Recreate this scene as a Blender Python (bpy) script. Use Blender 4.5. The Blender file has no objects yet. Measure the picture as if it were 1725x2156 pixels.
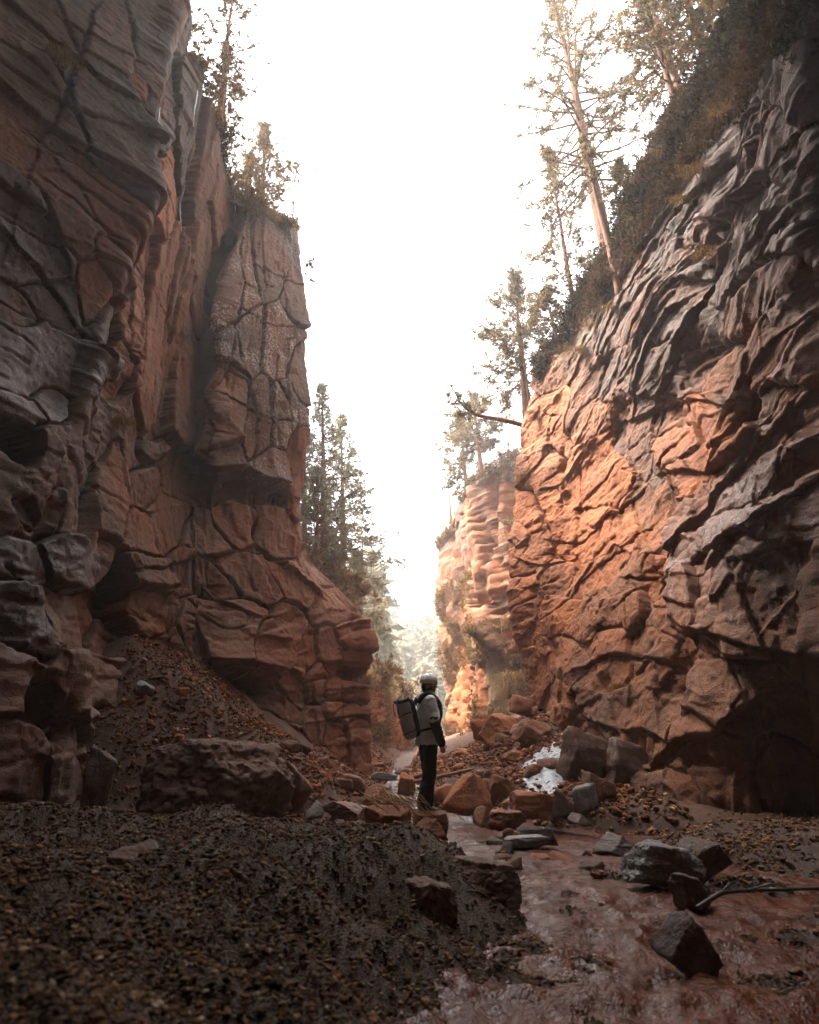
import bpy, math, random
import numpy as np
from mathutils import Vector, Matrix, Quaternion
R = math.radians
scene = bpy.context.scene
COL = scene.collection

# ------------------------------------------------------------------ camera
CAM_Z, PITCH, F = 0.9, R(24.0), 1198.0          # F: focal length in traced pixels (1725 x 2156 frame)
cd = bpy.data.cameras.new('camera'); cam = bpy.data.objects.new('camera', cd); COL.objects.link(cam)
cam.location = (0, 0, CAM_Z); cam.rotation_euler = (R(90) + PITCH, 0, 0)
cd.sensor_fit = 'VERTICAL'; cd.sensor_height = 36.0; cd.lens = 20.0
cd.clip_start = 0.05; cd.clip_end = 1500
cd.dof.use_dof = True; cd.dof.focus_distance = 9.3; cd.dof.aperture_fstop = 2.0
scene.camera = cam

# ------------------------------------------------------------------ world, sun, exposure
SUN_EL, SUN_AZ = R(58), R(-78)                    # azimuth from +Y towards +X
w = bpy.data.worlds.new('World'); scene.world = w; w.use_nodes = True
nt = w.node_tree; nt.nodes.clear()
out = nt.nodes.new('ShaderNodeOutputWorld'); bg = nt.nodes.new('ShaderNodeBackground')
sky = nt.nodes.new('ShaderNodeTexSky'); sky.sky_type = 'NISHITA'; sky.sun_disc = False
sky.sun_elevation = SUN_EL; sky.sun_rotation = SUN_AZ; sky.dust_density = 4.0; sky.air_density = 1.0; sky.ozone_density = 1.0
hs = nt.nodes.new('ShaderNodeHueSaturation'); hs.inputs['Saturation'].default_value = 0.08; hs.inputs['Value'].default_value = 1.0
nt.links.new(sky.outputs[0], hs.inputs['Color']); nt.links.new(hs.outputs[0], bg.inputs[0])
bg.inputs[1].default_value = 0.15
nt.links.new(bg.outputs[0], out.inputs[0])
sl = bpy.data.lights.new('sun', 'SUN'); sl.energy = 3.0; sl.angle = R(13); sl.color = (1, 0.93, 0.84)
so = bpy.data.objects.new('sun', sl); COL.objects.link(so)
sd = Vector((math.sin(SUN_AZ) * math.cos(SUN_EL), math.cos(SUN_AZ) * math.cos(SUN_EL), math.sin(SUN_EL)))
so.rotation_euler = sd.to_track_quat('Z', 'Y').to_euler(); so.location = (0, 10, 40)
scene.view_settings.view_transform = 'Standard'; scene.view_settings.look = 'None'
scene.view_settings.exposure = 3.35; scene.view_settings.gamma = 1.0
scene.cycles.max_bounces = 8; scene.cycles.diffuse_bounces = 3; scene.cycles.volume_bounces = 1
scene.cycles.use_denoising = True; scene.cycles.use_adaptive_sampling = False
scene.cycles.sample_clamp_indirect = 8.0
HAZE = 0.0023

# ------------------------------------------------------------------ helpers: pixels to metres, noise, meshes
CP, SP = math.cos(PITCH), math.sin(PITCH)
def at(px, py, D):
    "the point at forward distance D behind traced point (px, py)"
    a = (px - 862.5) / F; b = (1078 - py) / F
    t = D / (CP - b * SP)
    return np.array([a * t, D, CAM_Z + (SP + b * CP) * t])
def project(P):
    x = P[..., 0]; y = P[..., 1]; z = P[..., 2] - CAM_Z
    dep = np.maximum(y * CP + z * SP, 0.05); up = z * CP - y * SP
    return 862.5 + F * x / dep, 1078 - F * up / dep

_rs = np.random.RandomState(5)
_perm = np.concatenate([_rs.permutation(256)] * 2).astype(np.int32)
_val = _rs.uniform(-1, 1, 256).astype(np.float32)
def vnoise(P, seed=0):
    P = P.astype(np.float32) + np.float32(seed * 17.31)
    i = np.floor(P).astype(np.int32); f = P - i
    f = f * f * f * (f * (f * 6 - 15) + 10); i &= 255
    x0, y0, z0 = i[..., 0], i[..., 1], i[..., 2]
    A0 = _perm[x0]; A1 = _perm[(x0 + 1) & 255]
    y1 = (y0 + 1) & 255; z1 = (z0 + 1) & 255
    def h(A, y, z): return _val[_perm[(_perm[(A + y) & 255] + z) & 255]]
    fx, fy, fz = f[..., 0], f[..., 1], f[..., 2]
    l = lambda a, b, t: a + (b - a) * t
    return l(l(l(h(A0, y0, z0), h(A1, y0, z0), fx), l(h(A0, y1, z0), h(A1, y1, z0), fx), fy),
             l(l(h(A0, y0, z1), h(A1, y0, z1), fx), l(h(A0, y1, z1), h(A1, y1, z1), fx), fy), fz)
def fbm(P, octv=4, seed=0, gain=0.5):
    a, s, r = 1.0, 1.0, 0
    for k in range(octv):
        r = r + a * vnoise(P * s, seed + k * 3); a *= gain; s *= 2.03
    return r
def smooth(x, a, b):
    t = np.clip((x - a) / (b - a), 0, 1); return t * t * (3 - 2 * t)

def mesh_np(name, V, faces, mats, parent=None, fmat=None, shade=True, attrs=None, loc=None):
    "ONE mesh object from numpy arrays; faces (n,3) or (n,4) or a list of such arrays"
    if not isinstance(faces, list): faces = [faces]
    faces = [f for f in faces if len(f)]
    me = bpy.data.meshes.new(name)
    V = np.ascontiguousarray(V, dtype=np.float32)
    me.vertices.add(len(V)); me.vertices.foreach_set('co', V.ravel())
    tot = np.concatenate([np.full(len(f), f.shape[1], np.int32) for f in faces])
    idx = np.concatenate([np.asarray(f, np.int32).ravel() for f in faces])
    st = np.zeros(len(tot), np.int32); st[1:] = np.cumsum(tot)[:-1]
    me.loops.add(len(idx)); me.loops.foreach_set('vertex_index', idx)
    me.polygons.add(len(tot)); me.polygons.foreach_set('loop_start', st); me.polygons.foreach_set('loop_total', tot)
    if fmat is not None: me.polygons.foreach_set('material_index', np.asarray(fmat, np.int32))
    me.polygons.foreach_set('use_smooth', np.full(len(tot), shade))
    for k, v in (attrs or {}).items():
        a = me.color_attributes.new(k, 'FLOAT_COLOR', 'POINT')
        a.data.foreach_set('color', np.ascontiguousarray(v, dtype=np.float32).ravel())
    me.update(); me.validate()
    for m in (mats if isinstance(mats, (list, tuple)) else [mats]): me.materials.append(m)
    o = bpy.data.objects.new(name, me); COL.objects.link(o)
    if parent is not None: o.parent = parent
    if loc is not None: o.location = loc
    return o
def grid_faces(nu, nv):
    i = np.arange(nu - 1)[:, None] * nv + np.arange(nv - 1)[None, :]
    return np.stack([i, i + nv, i + nv + 1, i + 1], -1).reshape(-1, 4)
def tag(o, label=None, cat=None, group=None, kind=None):
    if label: o['label'] = label
    if cat: o['category'] = cat
    if group: o['group'] = group
    if kind: o['kind'] = kind
    return o
def empty(name, loc, label=None, cat=None, group=None, rz=0):
    o = bpy.data.objects.new(name, None); COL.objects.link(o); o.location = loc; o.rotation_euler = (0, 0, rz); o.empty_display_size = 0.2
    return tag(o, label, cat, group)

# ------------------------------------------------------------------ materials
def N(nt, t, **kw):
    n = nt.nodes.new(t)
    for k, v in kw.items():
        if k in n.inputs: n.inputs[k].default_value = v
        else: setattr(n, k, v)
    return n
def mat(name):
    m = bpy.data.materials.new(name); m.use_nodes = True
    nt = m.node_tree; b = nt.nodes['Principled BSDF']; return m, nt, b
def ramp(nt, fac, stops):
    r = nt.nodes.new('ShaderNodeValToRGB'); nt.links.new(fac, r.inputs[0])
    e = r.color_ramp.elements
    while len(e) < len(stops): e.new(0.5)
    for s, (p, c) in zip(e, stops):
        s.position = p; s.color = (*c, 1) if len(c) == 3 else c
    return r.outputs[0]
def mix(nt, f, a, b, mode='MIX'):
    n = nt.nodes.new('ShaderNodeMix'); n.data_type = 'RGBA'; n.blend_type = mode
    for s, v in ((n.inputs[0], f), (n.inputs[6], a), (n.inputs[7], b)):
        if hasattr(v, 'links') or hasattr(v, 'is_linked'): nt.links.new(v, s)
        elif isinstance(v, (int, float)): s.default_value = v
        else: s.default_value = (*v, 1)
    return n.outputs[2]
def math_(nt, op, a, b=0.5, clamp=False):
    n = nt.nodes.new('ShaderNodeMath'); n.operation = op; n.use_clamp = clamp
    for s, v in ((n.inputs[0], a), (n.inputs[1], b)):
        if hasattr(v, 'is_linked'): nt.links.new(v, s)
        else: s.default_value = v
    return n.outputs[0]
def noise(nt, co, scale, detail=4, rough=0.6, sc=None):
    if sc:
        mp = nt.nodes.new('ShaderNodeMapping'); mp.inputs['Scale'].default_value = sc; nt.links.new(co, mp.inputs[0]); co = mp.outputs[0]
    n = nt.nodes.new('ShaderNodeTexNoise'); n.inputs['Scale'].default_value = scale; n.inputs['Detail'].default_value = detail; n.inputs['Roughness'].default_value = rough
    nt.links.new(co, n.inputs['Vector']); return n.outputs[0]

def rock_material(name, rust, ochre, grey, bumpy=1.0):
    """attribute 'paint': r = rusty/orange share, g = wet, b = lichen, a = soil and dry grass"""
    m, nt, b = mat(name)
    tc = nt.nodes.new('ShaderNodeTexCoord'); co = tc.outputs['Object']
    at_ = nt.nodes.new('ShaderNodeAttribute'); at_.attribute_name = 'paint'
    sep = nt.nodes.new('ShaderNodeSeparateColor'); nt.links.new(at_.outputs['Color'], sep.inputs[0])
    ru, we, li, so_ = sep.outputs[0], sep.outputs[1], sep.outputs[2], at_.outputs['Alpha']
    big = noise(nt, co, 0.9, 5, 0.62); mid = noise(nt, co, 5, 6, 0.7); fine = noise(nt, co, 38, 5, 0.75)
    streak = noise(nt, co, 2.6, 5, 0.65, (1, 1, 0.12)); lam = noise(nt, co, 2.2, 6, 0.75, (0.5, 0.5, 9))
    c1 = mix(nt, ramp(nt, big, [(0.35, (0, 0, 0)), (0.65, (1, 1, 1))]), rust, ochre)
    c2 = mix(nt, ramp(nt, mid, [(0.4, (0, 0, 0)), (0.7, (1, 1, 1))]), grey, tuple(x * 0.62 for x in grey))
    f = math_(nt, 'ADD', ru, math_(nt, 'MULTIPLY', math_(nt, 'SUBTRACT', streak, 0.5), 1.3), True)
    c = mix(nt, f, c2, c1)
    c = mix(nt, ramp(nt, streak, [(0.52, (0, 0, 0)), (0.72, (0.55, 0.55, 0.55))]), c, tuple(x * 0.45 for x in grey))      # mineral stains
    c = mix(nt, 0.3, c, ramp(nt, lam, [(0.3, (0.55, 0.55, 0.55)), (0.7, (1, 1, 1))]), 'MULTIPLY')
    c = mix(nt, 0.8, c, ramp(nt, fine, [(0.3, (0.42, 0.42, 0.42)), (0.68, (1.15, 1.15, 1.15))]), 'MULTIPLY')
    # lichen: pale blotches of many sizes
    ln = noise(nt, co, 17, 6, .72); lb = noise(nt, co, 1.6, 4, .6)
    thr = math_(nt, 'SUBTRACT', 0.745, math_(nt, 'MULTIPLY', li, math_(nt, 'MULTIPLY', lb, .42)))
    spot = math_(nt, 'MULTIPLY', math_(nt, 'SUBTRACT', ln, thr), 14.0, True)
    spot = math_(nt, 'MULTIPLY', spot, math_(nt, 'GREATER_THAN', li, .05))
    c = mix(nt, math_(nt, 'MULTIPLY', spot, .9), c, (0.42, 0.33, 0.27))
    # hairline cracks
    vc = nt.nodes.new('ShaderNodeTexVoronoi'); vc.feature = 'DISTANCE_TO_EDGE'; vc.inputs['Scale'].default_value = 2.3
    wv = mix(nt, 0.35, co, noise(nt, co, 2.2, 5, .7), 'ADD'); nt.links.new(wv, vc.inputs['Vector'])
    ck = math_(nt, 'MULTIPLY', math_(nt, 'SUBTRACT', 0.016, vc.outputs['Distance']), 60, True)
    ck = math_(nt, 'MULTIPLY', ck, ramp(nt, big, [(.45, (0, 0, 0)), (.6, (1, 1, 1))]))
    # soil, needles and dry grass
    gr = ramp(nt, mid, [(0.3, (0.05, 0.035, 0.018)), (0.55, (0.13, 0.085, 0.035)), (0.75, (0.09, 0.08, 0.03))])
    c = mix(nt, so_, c, gr)
    # damp rock
    c = mix(nt, we, c, mix(nt, 1.0, c, (0.6, 0.57, 0.56), 'MULTIPLY'))
    nt.links.new(c, b.inputs['Base Color'])
    wn = ramp(nt, noise(nt, co, 3.2, 5, 0.7), [(0.35, (0.15, 0.15, 0.15)), (0.6, (1, 1, 1))])
    rg = nt.nodes.new('ShaderNodeMapRange'); nt.links.new(math_(nt, 'MULTIPLY', we, wn), rg.inputs[0])
    rg.inputs[3].default_value = 0.86; rg.inputs[4].default_value = 0.24
    nt.links.new(rg.outputs[0], b.inputs['Roughness']); b.inputs['Specular IOR Level'].default_value = 0.5
    h = math_(nt, 'ADD', math_(nt, 'MULTIPLY', lam, 0.22), math_(nt, 'ADD', math_(nt, 'MULTIPLY', mid, 0.7), math_(nt, 'MULTIPLY', fine, 0.34)))
    h = math_(nt, 'SUBTRACT', h, math_(nt, 'MULTIPLY', ck, .6))
    bp = nt.nodes.new('ShaderNodeBump'); bp.inputs['Strength'].default_value = 0.85 * bumpy; bp.inputs['Distance'].default_value = 0.05
    nt.links.new(h, bp.inputs['Height']); nt.links.new(bp.outputs[0], b.inputs['Normal'])
    return m
M_LEFT = rock_material('weathered_rock', (0.25, 0.068, 0.021), (0.34, 0.116, 0.038), (0.11, 0.071, 0.049))
M_RIGHT = rock_material('orange_rock', (0.34, 0.085, 0.017), (0.47, 0.15, 0.035), (0.098, 0.046, 0.025), 1.15)
M_PALE = rock_material('pale_rock', (.30, .22, .17), (.36, .29, .24), (.30, .275, .25))

# ------------------------------------------------------------------ cliffs
def seeds_to_uv(seeds, B, U, Vv, rows):
    "place traced block centres on the wall: centre (u,v) and a 2x2 metric in metres"
    px, py = project(B); ok = np.zeros(B.shape[:2], bool); ok[:, :rows] = True
    ok &= (B[..., 1] > 1.0)
    du = np.gradient(U)[:, None]; dv = np.gradient(Vv)[None, :]
    Jux = np.gradient(px, axis=0) / du; Juy = np.gradient(py, axis=0) / du
    Jvx = np.gradient(px, axis=1) / dv; Jvy = np.gradient(py, axis=1) / dv
    out = []
    for s in seeds:
        d2 = np.hypot(px - s[0], py - s[1]) + 1.5 * B[..., 1]; d2[~ok] = 1e9
        i, j = np.unravel_index(np.argmin(d2), d2.shape)
        J = np.array([[Jux[i, j], Jvx[i, j]], [Juy[i, j], Jvy[i, j]]])
        th = R(s[2]); Q = np.array([[math.cos(th), math.sin(th)], [-math.sin(th), math.cos(th)]])
        A = np.diag([1 / s[3], 1 / s[4]]) @ Q @ J
        a_, s_, b_ = np.linalg.svd(A); out.append((U[i], Vv[j], a_ @ np.diag(np.clip(s_, 1 / 6.0, 1 / .12)) @ b_))
    return out
def joint_cells(u, v, su, sv, ang, seed, jit=0.85):
    "jointed blocks: F1 cell id, distance to the joint, offset from the cell centre (metres)"
    c, s = math.cos(ang), math.sin(ang)
    a = (u * c + v * s) / su; b = (-u * s + v * c) / sv
    ia = np.floor(a).astype(np.int32); ib = np.floor(b).astype(np.int32)
    F1 = np.full(u.shape, 9e9, np.float32); F2 = F1.copy(); cx1 = np.zeros_like(F1); cy1 = cx1.copy(); cx2 = cx1.copy(); cy2 = cx1.copy(); idc = np.zeros(u.shape, np.int32)
    for da in (-1, 0, 1):
        for db in (-1, 0, 1):
            h = _perm[(_perm[(ia + da + seed * 7) & 255] + ib + db + seed) & 255]
            x = ia + da + 0.5 + jit * 0.5 * _val[h]; y = ib + db + 0.5 + jit * 0.5 * _val[(h * 7 + 13) & 255]
            d = ((a - x) ** 4 + (b - y) ** 4) ** .25
            n = d < F1; n2 = (~n) & (d < F2)
            F2 = np.where(n, F1, np.where(n2, d, F2)); cx2 = np.where(n, cx1, np.where(n2, x, cx2)); cy2 = np.where(n, cy1, np.where(n2, y, cy2))
            F1 = np.where(n, d, F1); cx1 = np.where(n, x, cx1); cy1 = np.where(n, y, cy1); idc = np.where(n, h, idc)
    e = (F2 - F1) * .5
    return idc, e * np.minimum(su, sv), (a - cx1) * su, (b - cy1) * sv

def build_cliff(name, material, cols, du, nv, side, seeds, look, zb=-1.5, plateau=(40, 30.0, 0.42), seed=0):
    """cols: columns from near to far, each (pts, ) of world points sorted by height; side = +1 rock lies towards +X, -1 towards -X.
    Every column is resampled by height, the sheet between columns is cut into traced blocks and smaller joints, then runs on over the rim."""
    nvs = np.linspace(0, 1, nv) ** 0.95
    C = []
    for pts in cols:
        P = np.array(sorted([list(p) for p in pts], key=lambda p: p[2]))
        z = zb + nvs * (P[-1, 2] - zb)
        C.append(np.stack([np.interp(z, P[:, 2], P[:, 0]), np.interp(z, P[:, 2], P[:, 1]), z], -1))
    C = np.array(C)
    k = np.array([1, 4, 6, 4, 1.0]) / 16
    for _ in range(3):
        Cp = np.pad(C, ((0, 0), (2, 2), (0, 0)), mode='reflect', reflect_type='odd')
        C = sum(k[i] * Cp[:, i:i + nv] for i in range(5))
    seg = np.median(np.linalg.norm(np.diff(C[..., :2], axis=0), axis=-1), axis=1)
    rows = []; us = []; u0 = 0
    for i in range(len(C) - 1):
        stp = du if (C[i][:, 1].max() > 4.5 and C[i][:, 1].min() < 23) else du * 4
        n = max(2, int(seg[i] / stp))
        t = np.arange(n) / n
        rows.append(C[i][None] * (1 - t)[:, None, None] + C[i + 1][None] * t[:, None, None]); us.append(u0 + t * seg[i]); u0 += seg[i]
    B = np.concatenate(rows).astype(np.float64); U = np.concatenate(us)
    for _ in range(2):
        Bp = np.pad(B, ((2, 2), (0, 0), (0, 0)), mode='edge'); B = sum(k[i] * Bp[i:i + len(U)] for i in range(5))
    npl, reach, slope = plateau
    t = (np.linspace(0, 1, npl + 1)[1:]) ** 2.2 * reach
    top = B[:, -1:, :]
    hill = np.stack([top[..., 0] + side * t[None, :], top[..., 1] + 0 * t[None, :] + 0.15 * t[None, :], top[..., 2] + slope * t[None, :]], -1)
    B = np.concatenate([B, hill], 1)
    nu, nvt = B.shape[:2]
    Vv = np.zeros(nvt); Vv[1:] = np.cumsum(np.median(np.linalg.norm(np.diff(B, axis=1), axis=-1), axis=0))
    gu = np.gradient(B, axis=0); gv = np.gradient(B, axis=1)
    nor = np.cross(gu, gv); 
    if side < 0: nor = np.cross(gu, gv)
    nor /= np.linalg.norm(nor, axis=-1, keepdims=True) + 1e-9
    # make it point into the gorge
    if (nor[nu // 2, nv // 2, 0] * side) > 0: nor = -nor
    # smooth normals a little so that folds do not tear
    for ax in (0, 1):
        for _ in range(3):
            pd = [(0, 0)] * 3; pd[ax] = (4, 4); q = np.pad(nor, pd, mode='edge')
            nor = sum(np.take(q, np.arange(nor.shape[ax]) + i, axis=ax) for i in range(0, 9, 2)) / 5
    nor /= np.linalg.norm(nor, axis=-1, keepdims=True) + 1e-9
    uu = np.broadcast_to(U[:, None], (nu, nvt)).astype(np.float32); vv = np.broadcast_to(Vv[None, :], (nu, nvt)).astype(np.float32)
    Bn = B.astype(np.float32)
    wa = look.get('warp', .1)
    wu = uu + wa * fbm(Bn * 0.8, 2, seed + 1) + 0.03 * fbm(Bn * 4, 3, seed + 2)
    wvv = vv + wa * fbm(Bn * 0.8 + 40, 2, seed + 3) + 0.03 * fbm(Bn * 4 + 40, 3, seed + 4)
    # traced blocks
    pn = look.get('pn', 2)
    sm = seeds_to_uv(seeds, B, U, Vv, nv)
    F1 = np.full(uu.shape, 1e9, np.float32); F2 = F1.copy(); g1x = np.zeros_like(F1); g1y = g1x.copy(); g2x = g1x.copy(); g2y = g1x.copy(); idx = np.zeros(uu.shape, np.int32); idx2 = idx.copy()
    dxs = np.zeros_like(F1); dys = np.zeros_like(F1)
    for i, (cu, cv, Mx) in enumerate(sm):
        x = wu - np.float32(cu); y = wvv - np.float32(cv)
        X1 = np.float32(Mx[0, 0]) * x + np.float32(Mx[0, 1]) * y; Y1 = np.float32(Mx[1, 0]) * x + np.float32(Mx[1, 1]) * y
        X1 = np.clip(X1, -40, 40); Y1 = np.clip(Y1, -40, 40); ax1 = np.abs(X1) ** (pn - 1); ay1 = np.abs(Y1) ** (pn - 1)
        d = (ax1 * np.abs(X1) + ay1 * np.abs(Y1) + 1e-9) ** np.float32(1 / pn); k_ = d ** np.float32(1 - pn)
        ax1 = ax1 * np.sign(X1) * k_; ay1 = ay1 * np.sign(Y1) * k_
        gx = np.float32(Mx[0, 0]) * ax1 + np.float32(Mx[1, 0]) * ay1; gy = np.float32(Mx[0, 1]) * ax1 + np.float32(Mx[1, 1]) * ay1
        n = d < F1; n2 = (~n) & (d < F2)
        F2 = np.where(n, F1, np.where(n2, d, F2)); g2x = np.where(n, g1x, np.where(n2, gx, g2x)); g2y = np.where(n, g1y, np.where(n2, gy, g2y))
        idx2 = np.where(n, idx, np.where(n2, i, idx2)); F1 = np.where(n, d, F1); g1x = np.where(n, gx, g1x); g1y = np.where(n, gy, g1y); idx = np.where(n, i, idx)
        dxs = np.where(n, x, dxs); dys = np.where(n, y, dys)
    e = (F2 - F1) / (np.hypot(g2x - g1x, g2y - g1y) + 1e-4)
    rng = np.random.RandomState(seed + 11)
    S = np.array([s[5] for s in seeds], np.float32) * look.get('step', 1)
    tilt = rng.uniform(-1, 1, (len(seeds), 2)).astype(np.float32) * look['tilt']
    rnd = rng.uniform(0, 1, (len(seeds), 4)).astype(np.float32)
    size = np.array([math.sqrt(1 / max(abs(np.linalg.det(Mx)), 1e-4)) for _, _, Mx in sm], np.float32)
    cell = np.minimum(F1, 3.0)
    far = smooth(cell, 2.2, 3.0)                                   # away from every traced block only the small joints remain
    d = S[idx] * (1 - far) + np.clip(tilt[idx, 0] * dxs + tilt[idx, 1] * dys, -0.3, 0.3) * (1 - far)
    rw = look['round'] * np.clip(size[idx], 0.3, 1.2)
    lo_i = np.minimum(idx, idx2); hi_i = np.maximum(idx, idx2)
    pair = (_val[(_perm[(lo_i * 7) & 255] + hi_i * 3) & 255] + 1) * .5
    pair = smooth(pair, look.get('pair', (.0, .3))[0], look.get('pair', (.0, .3))[1])        # how open the joint between two blocks is
    d += (1 - pair) * .5 * (S[idx2] - S[idx]) * np.exp(-np.clip(e, 0, 9) / .22) * (1 - far) * look.get('blend', 1)
    d -= (.12 + .88 * pair) * look['edge'] * np.clip(size[idx], 0.15, 1.3) * np.exp(-np.clip(e, 0, 9) / rw)
    crackm = smooth(fbm(Bn * 0.9 + 7, 2, seed + 9), -0.7, 0.2)
    d -= look['crack'] * np.exp(-(e / look['crackw']) ** 2) * (1 - far) * (0.2 + 0.8 * crackm) * (.15 + .85 * pair)
    flat = 0.0
    if 'plates' in look:                                           # the near slabs: flat plates, shaped by their joints alone
        cu = np.cumsum(np.concatenate([[0], seg])); i0, i1, z0 = look['plates']
        flat = smooth(-uu, -cu[i1] - .1, -cu[i1] + .3) * smooth(uu, cu[i0] - 1, cu[i0]) * smooth(Bn[..., 2], z0 - .5, z0 + .5)
        d = d * (1 - .72 * flat)
    # long straight joints traced on the wall: the rock above or beside each one stands proud of it
    if look.get('lines'):
        ax_, ay_ = project(B); ax_ = ax_[:, :nv]; ay_ = ay_[:, :nv]; yy_ = np.where(B[:, :nv, 1] > 1, B[:, :nv, 1] * 1.2, 1e6)
        for li_, (amp, reach, groove, pts) in enumerate(look['lines']):
            ij = [np.unravel_index(np.argmin(np.hypot(ax_ - p[0], ay_ - p[1]) + yy_), ax_.shape) for p in pts]
            q = [(U[i], Vv[j]) for i, j in ij]; best = np.full(uu.shape, 1e9, np.float32); sg = np.zeros_like(best)
            for (u0_, v0_), (u1_, v1_) in zip(q[:-1], q[1:]):
                du_, dv_ = u1_ - u0_, v1_ - v0_; L2 = du_ * du_ + dv_ * dv_ + 1e-6; nx, ny = -dv_, du_
                if ny < 0: nx, ny = -nx, -ny
                t_ = np.clip(((wu - u0_) * du_ + (wvv - v0_) * dv_) / L2, 0, 1); ex = wu - u0_ - t_ * du_; ey = wvv - v0_ - t_ * dv_
                dd = np.hypot(ex, ey); m_ = dd < best; best = np.where(m_, dd, best); sg = np.where(m_, (ex * nx + ey * ny) / math.sqrt(L2), sg)
            side_ = smooth(sg, -.012, .018); near = np.exp(-best / reach)
            vary = .65 + .35 * vnoise(Bn * .8, seed + 101 + li_)
            d += amp * vary * side_ * near - groove * np.exp(-(best / look.get('lw', .024)) ** 2) * (.5 + .5 * smooth(vnoise(Bn * 1.7, seed + 140 + li_), -.6, .2))
    if 'flute' in look: d += look['flute'] * fbm(np.stack([uu * 1.5, vv * .10, 0 * uu], -1), 4, seed + 95)
    # smaller joints inside each block, shifted per block so that they stop at its edges
    for lev, (su, sv, ang, amp, til, cr) in enumerate(look['joints']):
        if 'split' in look:                                        # upright columns beyond the near slabs
            ms = (uu > np.cumsum(np.concatenate([[0], seg]))[look['split'][0]]) & (Bn[..., 2] > look['split'][1] + .5 * vnoise(Bn * .5, seed)); su0, sv0 = su, sv
            su = np.where(ms, sv0 * .9, su0).astype(np.float32); sv = np.where(ms, su0 * 1.5, sv0).astype(np.float32)
        off = rnd[idx, lev % 4] * 20
        ic, ee, ax, ay = joint_cells(wu + off, wvv + off * 1.7, su, sv, ang, seed + lev * 5)
        r1 = _val[(ic * 3 + lev) & 255]; r2 = _val[(ic * 5 + 71) & 255]; r3 = _val[(ic * 11 + 29) & 255]
        edge = smooth(ee, 0, look.get('sharp', .05))
        d += (amp * r1 * edge + til * (r2 * ax + r3 * ay) * edge) * (1 - .75 * flat)
        gap = smooth(fbm(Bn * 1.3 + lev * 9, 2, seed + 20 + lev), -0.2, 0.5)
        d -= cr * np.exp(-(ee / 0.022) ** 2) * gap * (1 - .6 * flat)
    # bedding laminae and rough skin
    ba = look['bed']; w_ = (vv * math.cos(ba) - uu * math.sin(ba))
    w_ = w_ + 0.25 * fbm(Bn * 0.5 + 3, 3, seed + 31)
    lam = vnoise(np.stack([w_ * look['bedf'], 0.25 * uu, 0.25 * vv], -1), seed + 33) + 0.5 * vnoise(np.stack([w_ * look['bedf'] * 2.7, 0.5 * uu, 0.5 * vv], -1), seed + 35)
    d += look['lam'] * lam
    if 'ridge' in look:                                            # long thin ledges that cross the upper wall
        (rx, ry), (dx_, dy_), amp, z0, z1 = look['ridge']
        ax_, ay_ = project(B); dd = np.hypot(ax_ - rx, ay_ - ry); dd[:, nv:] = 1e9; i0, j0 = np.unravel_index(np.argmin(dd), dd.shape)
        J = np.array([[np.gradient(ax_[:, j0])[i0] / np.gradient(U)[i0], np.gradient(ax_[i0])[j0] / np.gradient(Vv)[j0]], [np.gradient(ay_[:, j0])[i0] / np.gradient(U)[i0], np.gradient(ay_[i0])[j0] / np.gradient(Vv)[j0]]])
        t_ = np.linalg.solve(J, np.array([dx_, dy_])); t_ /= np.linalg.norm(t_)
        al = uu * t_[0] + vv * t_[1]; ac = -uu * t_[1] + vv * t_[0]; ac = ac + .22 * fbm(Bn * .45 + 5, 3, seed + 81)
        rg = 1 - np.abs(vnoise(np.stack([ac * 1.5, .22 * al, 0 * al], -1), seed + 83)) * 2; rg2 = 1 - np.abs(vnoise(np.stack([ac * 4.2, .5 * al, 0 * al], -1), seed + 85)) * 2
        msk = smooth(Bn[..., 2] - 1.6 * np.clip(Bn[..., 1] - 9.5, 0, 4.2) + 1.2 * vnoise(Bn * .4, seed + 87), z0, z1)
        d += amp * msk * (rg + .4 * rg2)
    d += look['low'] * fbm(Bn * 0.35, 3, seed + 41) + look['mid'] * fbm(Bn * 1.9, 4, seed + 43) + 0.012 * fbm(Bn * 11, 3, seed + 47)
    onhill = np.zeros(nvt, np.float32); onhill[nv:] = 1
    rimfade = smooth(np.arange(nvt), nv - 8, nv + 10)[None, :].astype(np.float32)
    d = d * (1 - rimfade) + rimfade * (0.5 * fbm(Bn * 0.6, 3, seed + 51) + 0.12 * fbm(Bn * 3, 3, seed + 53))
    Pn = B + nor * d[..., None]
    # paint: rust, wet, lichen, soil
    K = np.array([s[6] for s in seeds], np.float32)                # (n,4)
    pa = K[idx] * (1 - far[..., None]) + np.array(look['paint'], np.float32) * far[..., None]
    pa = pa + np.stack([0.35 * (rnd[idx, 0] - 0.5) + 0.25 * fbm(Bn * 0.7 + 60, 3, seed + 61), 0 * d, 0 * d, 0 * d], -1)
    nz = np.cross(np.gradient(Pn, axis=0), np.gradient(Pn, axis=1)); nz /= np.linalg.norm(nz, axis=-1, keepdims=True) + 1e-9
    up = np.abs(nz[..., 2]) * np.sign(nz[..., 2] * (1 if (nz[nu // 2, nvt - 2, 2] > 0) else -1))
    zn = np.clip((vv - Vv[nv - 1]) / 2.0 + 1, 0, 1)
    soil = smooth(up + 0.3 * fbm(Bn * 2.5, 3, seed + 71), 0.55, 0.9) * look['soil'] * (0.25 + 0.75 * zn)
    pa[..., 3] = np.maximum(pa[..., 3], np.maximum(soil, rimfade * np.ones_like(soil)))
    pa[..., 0] += .22 * smooth(pa[..., 1], .3, .8)
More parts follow.
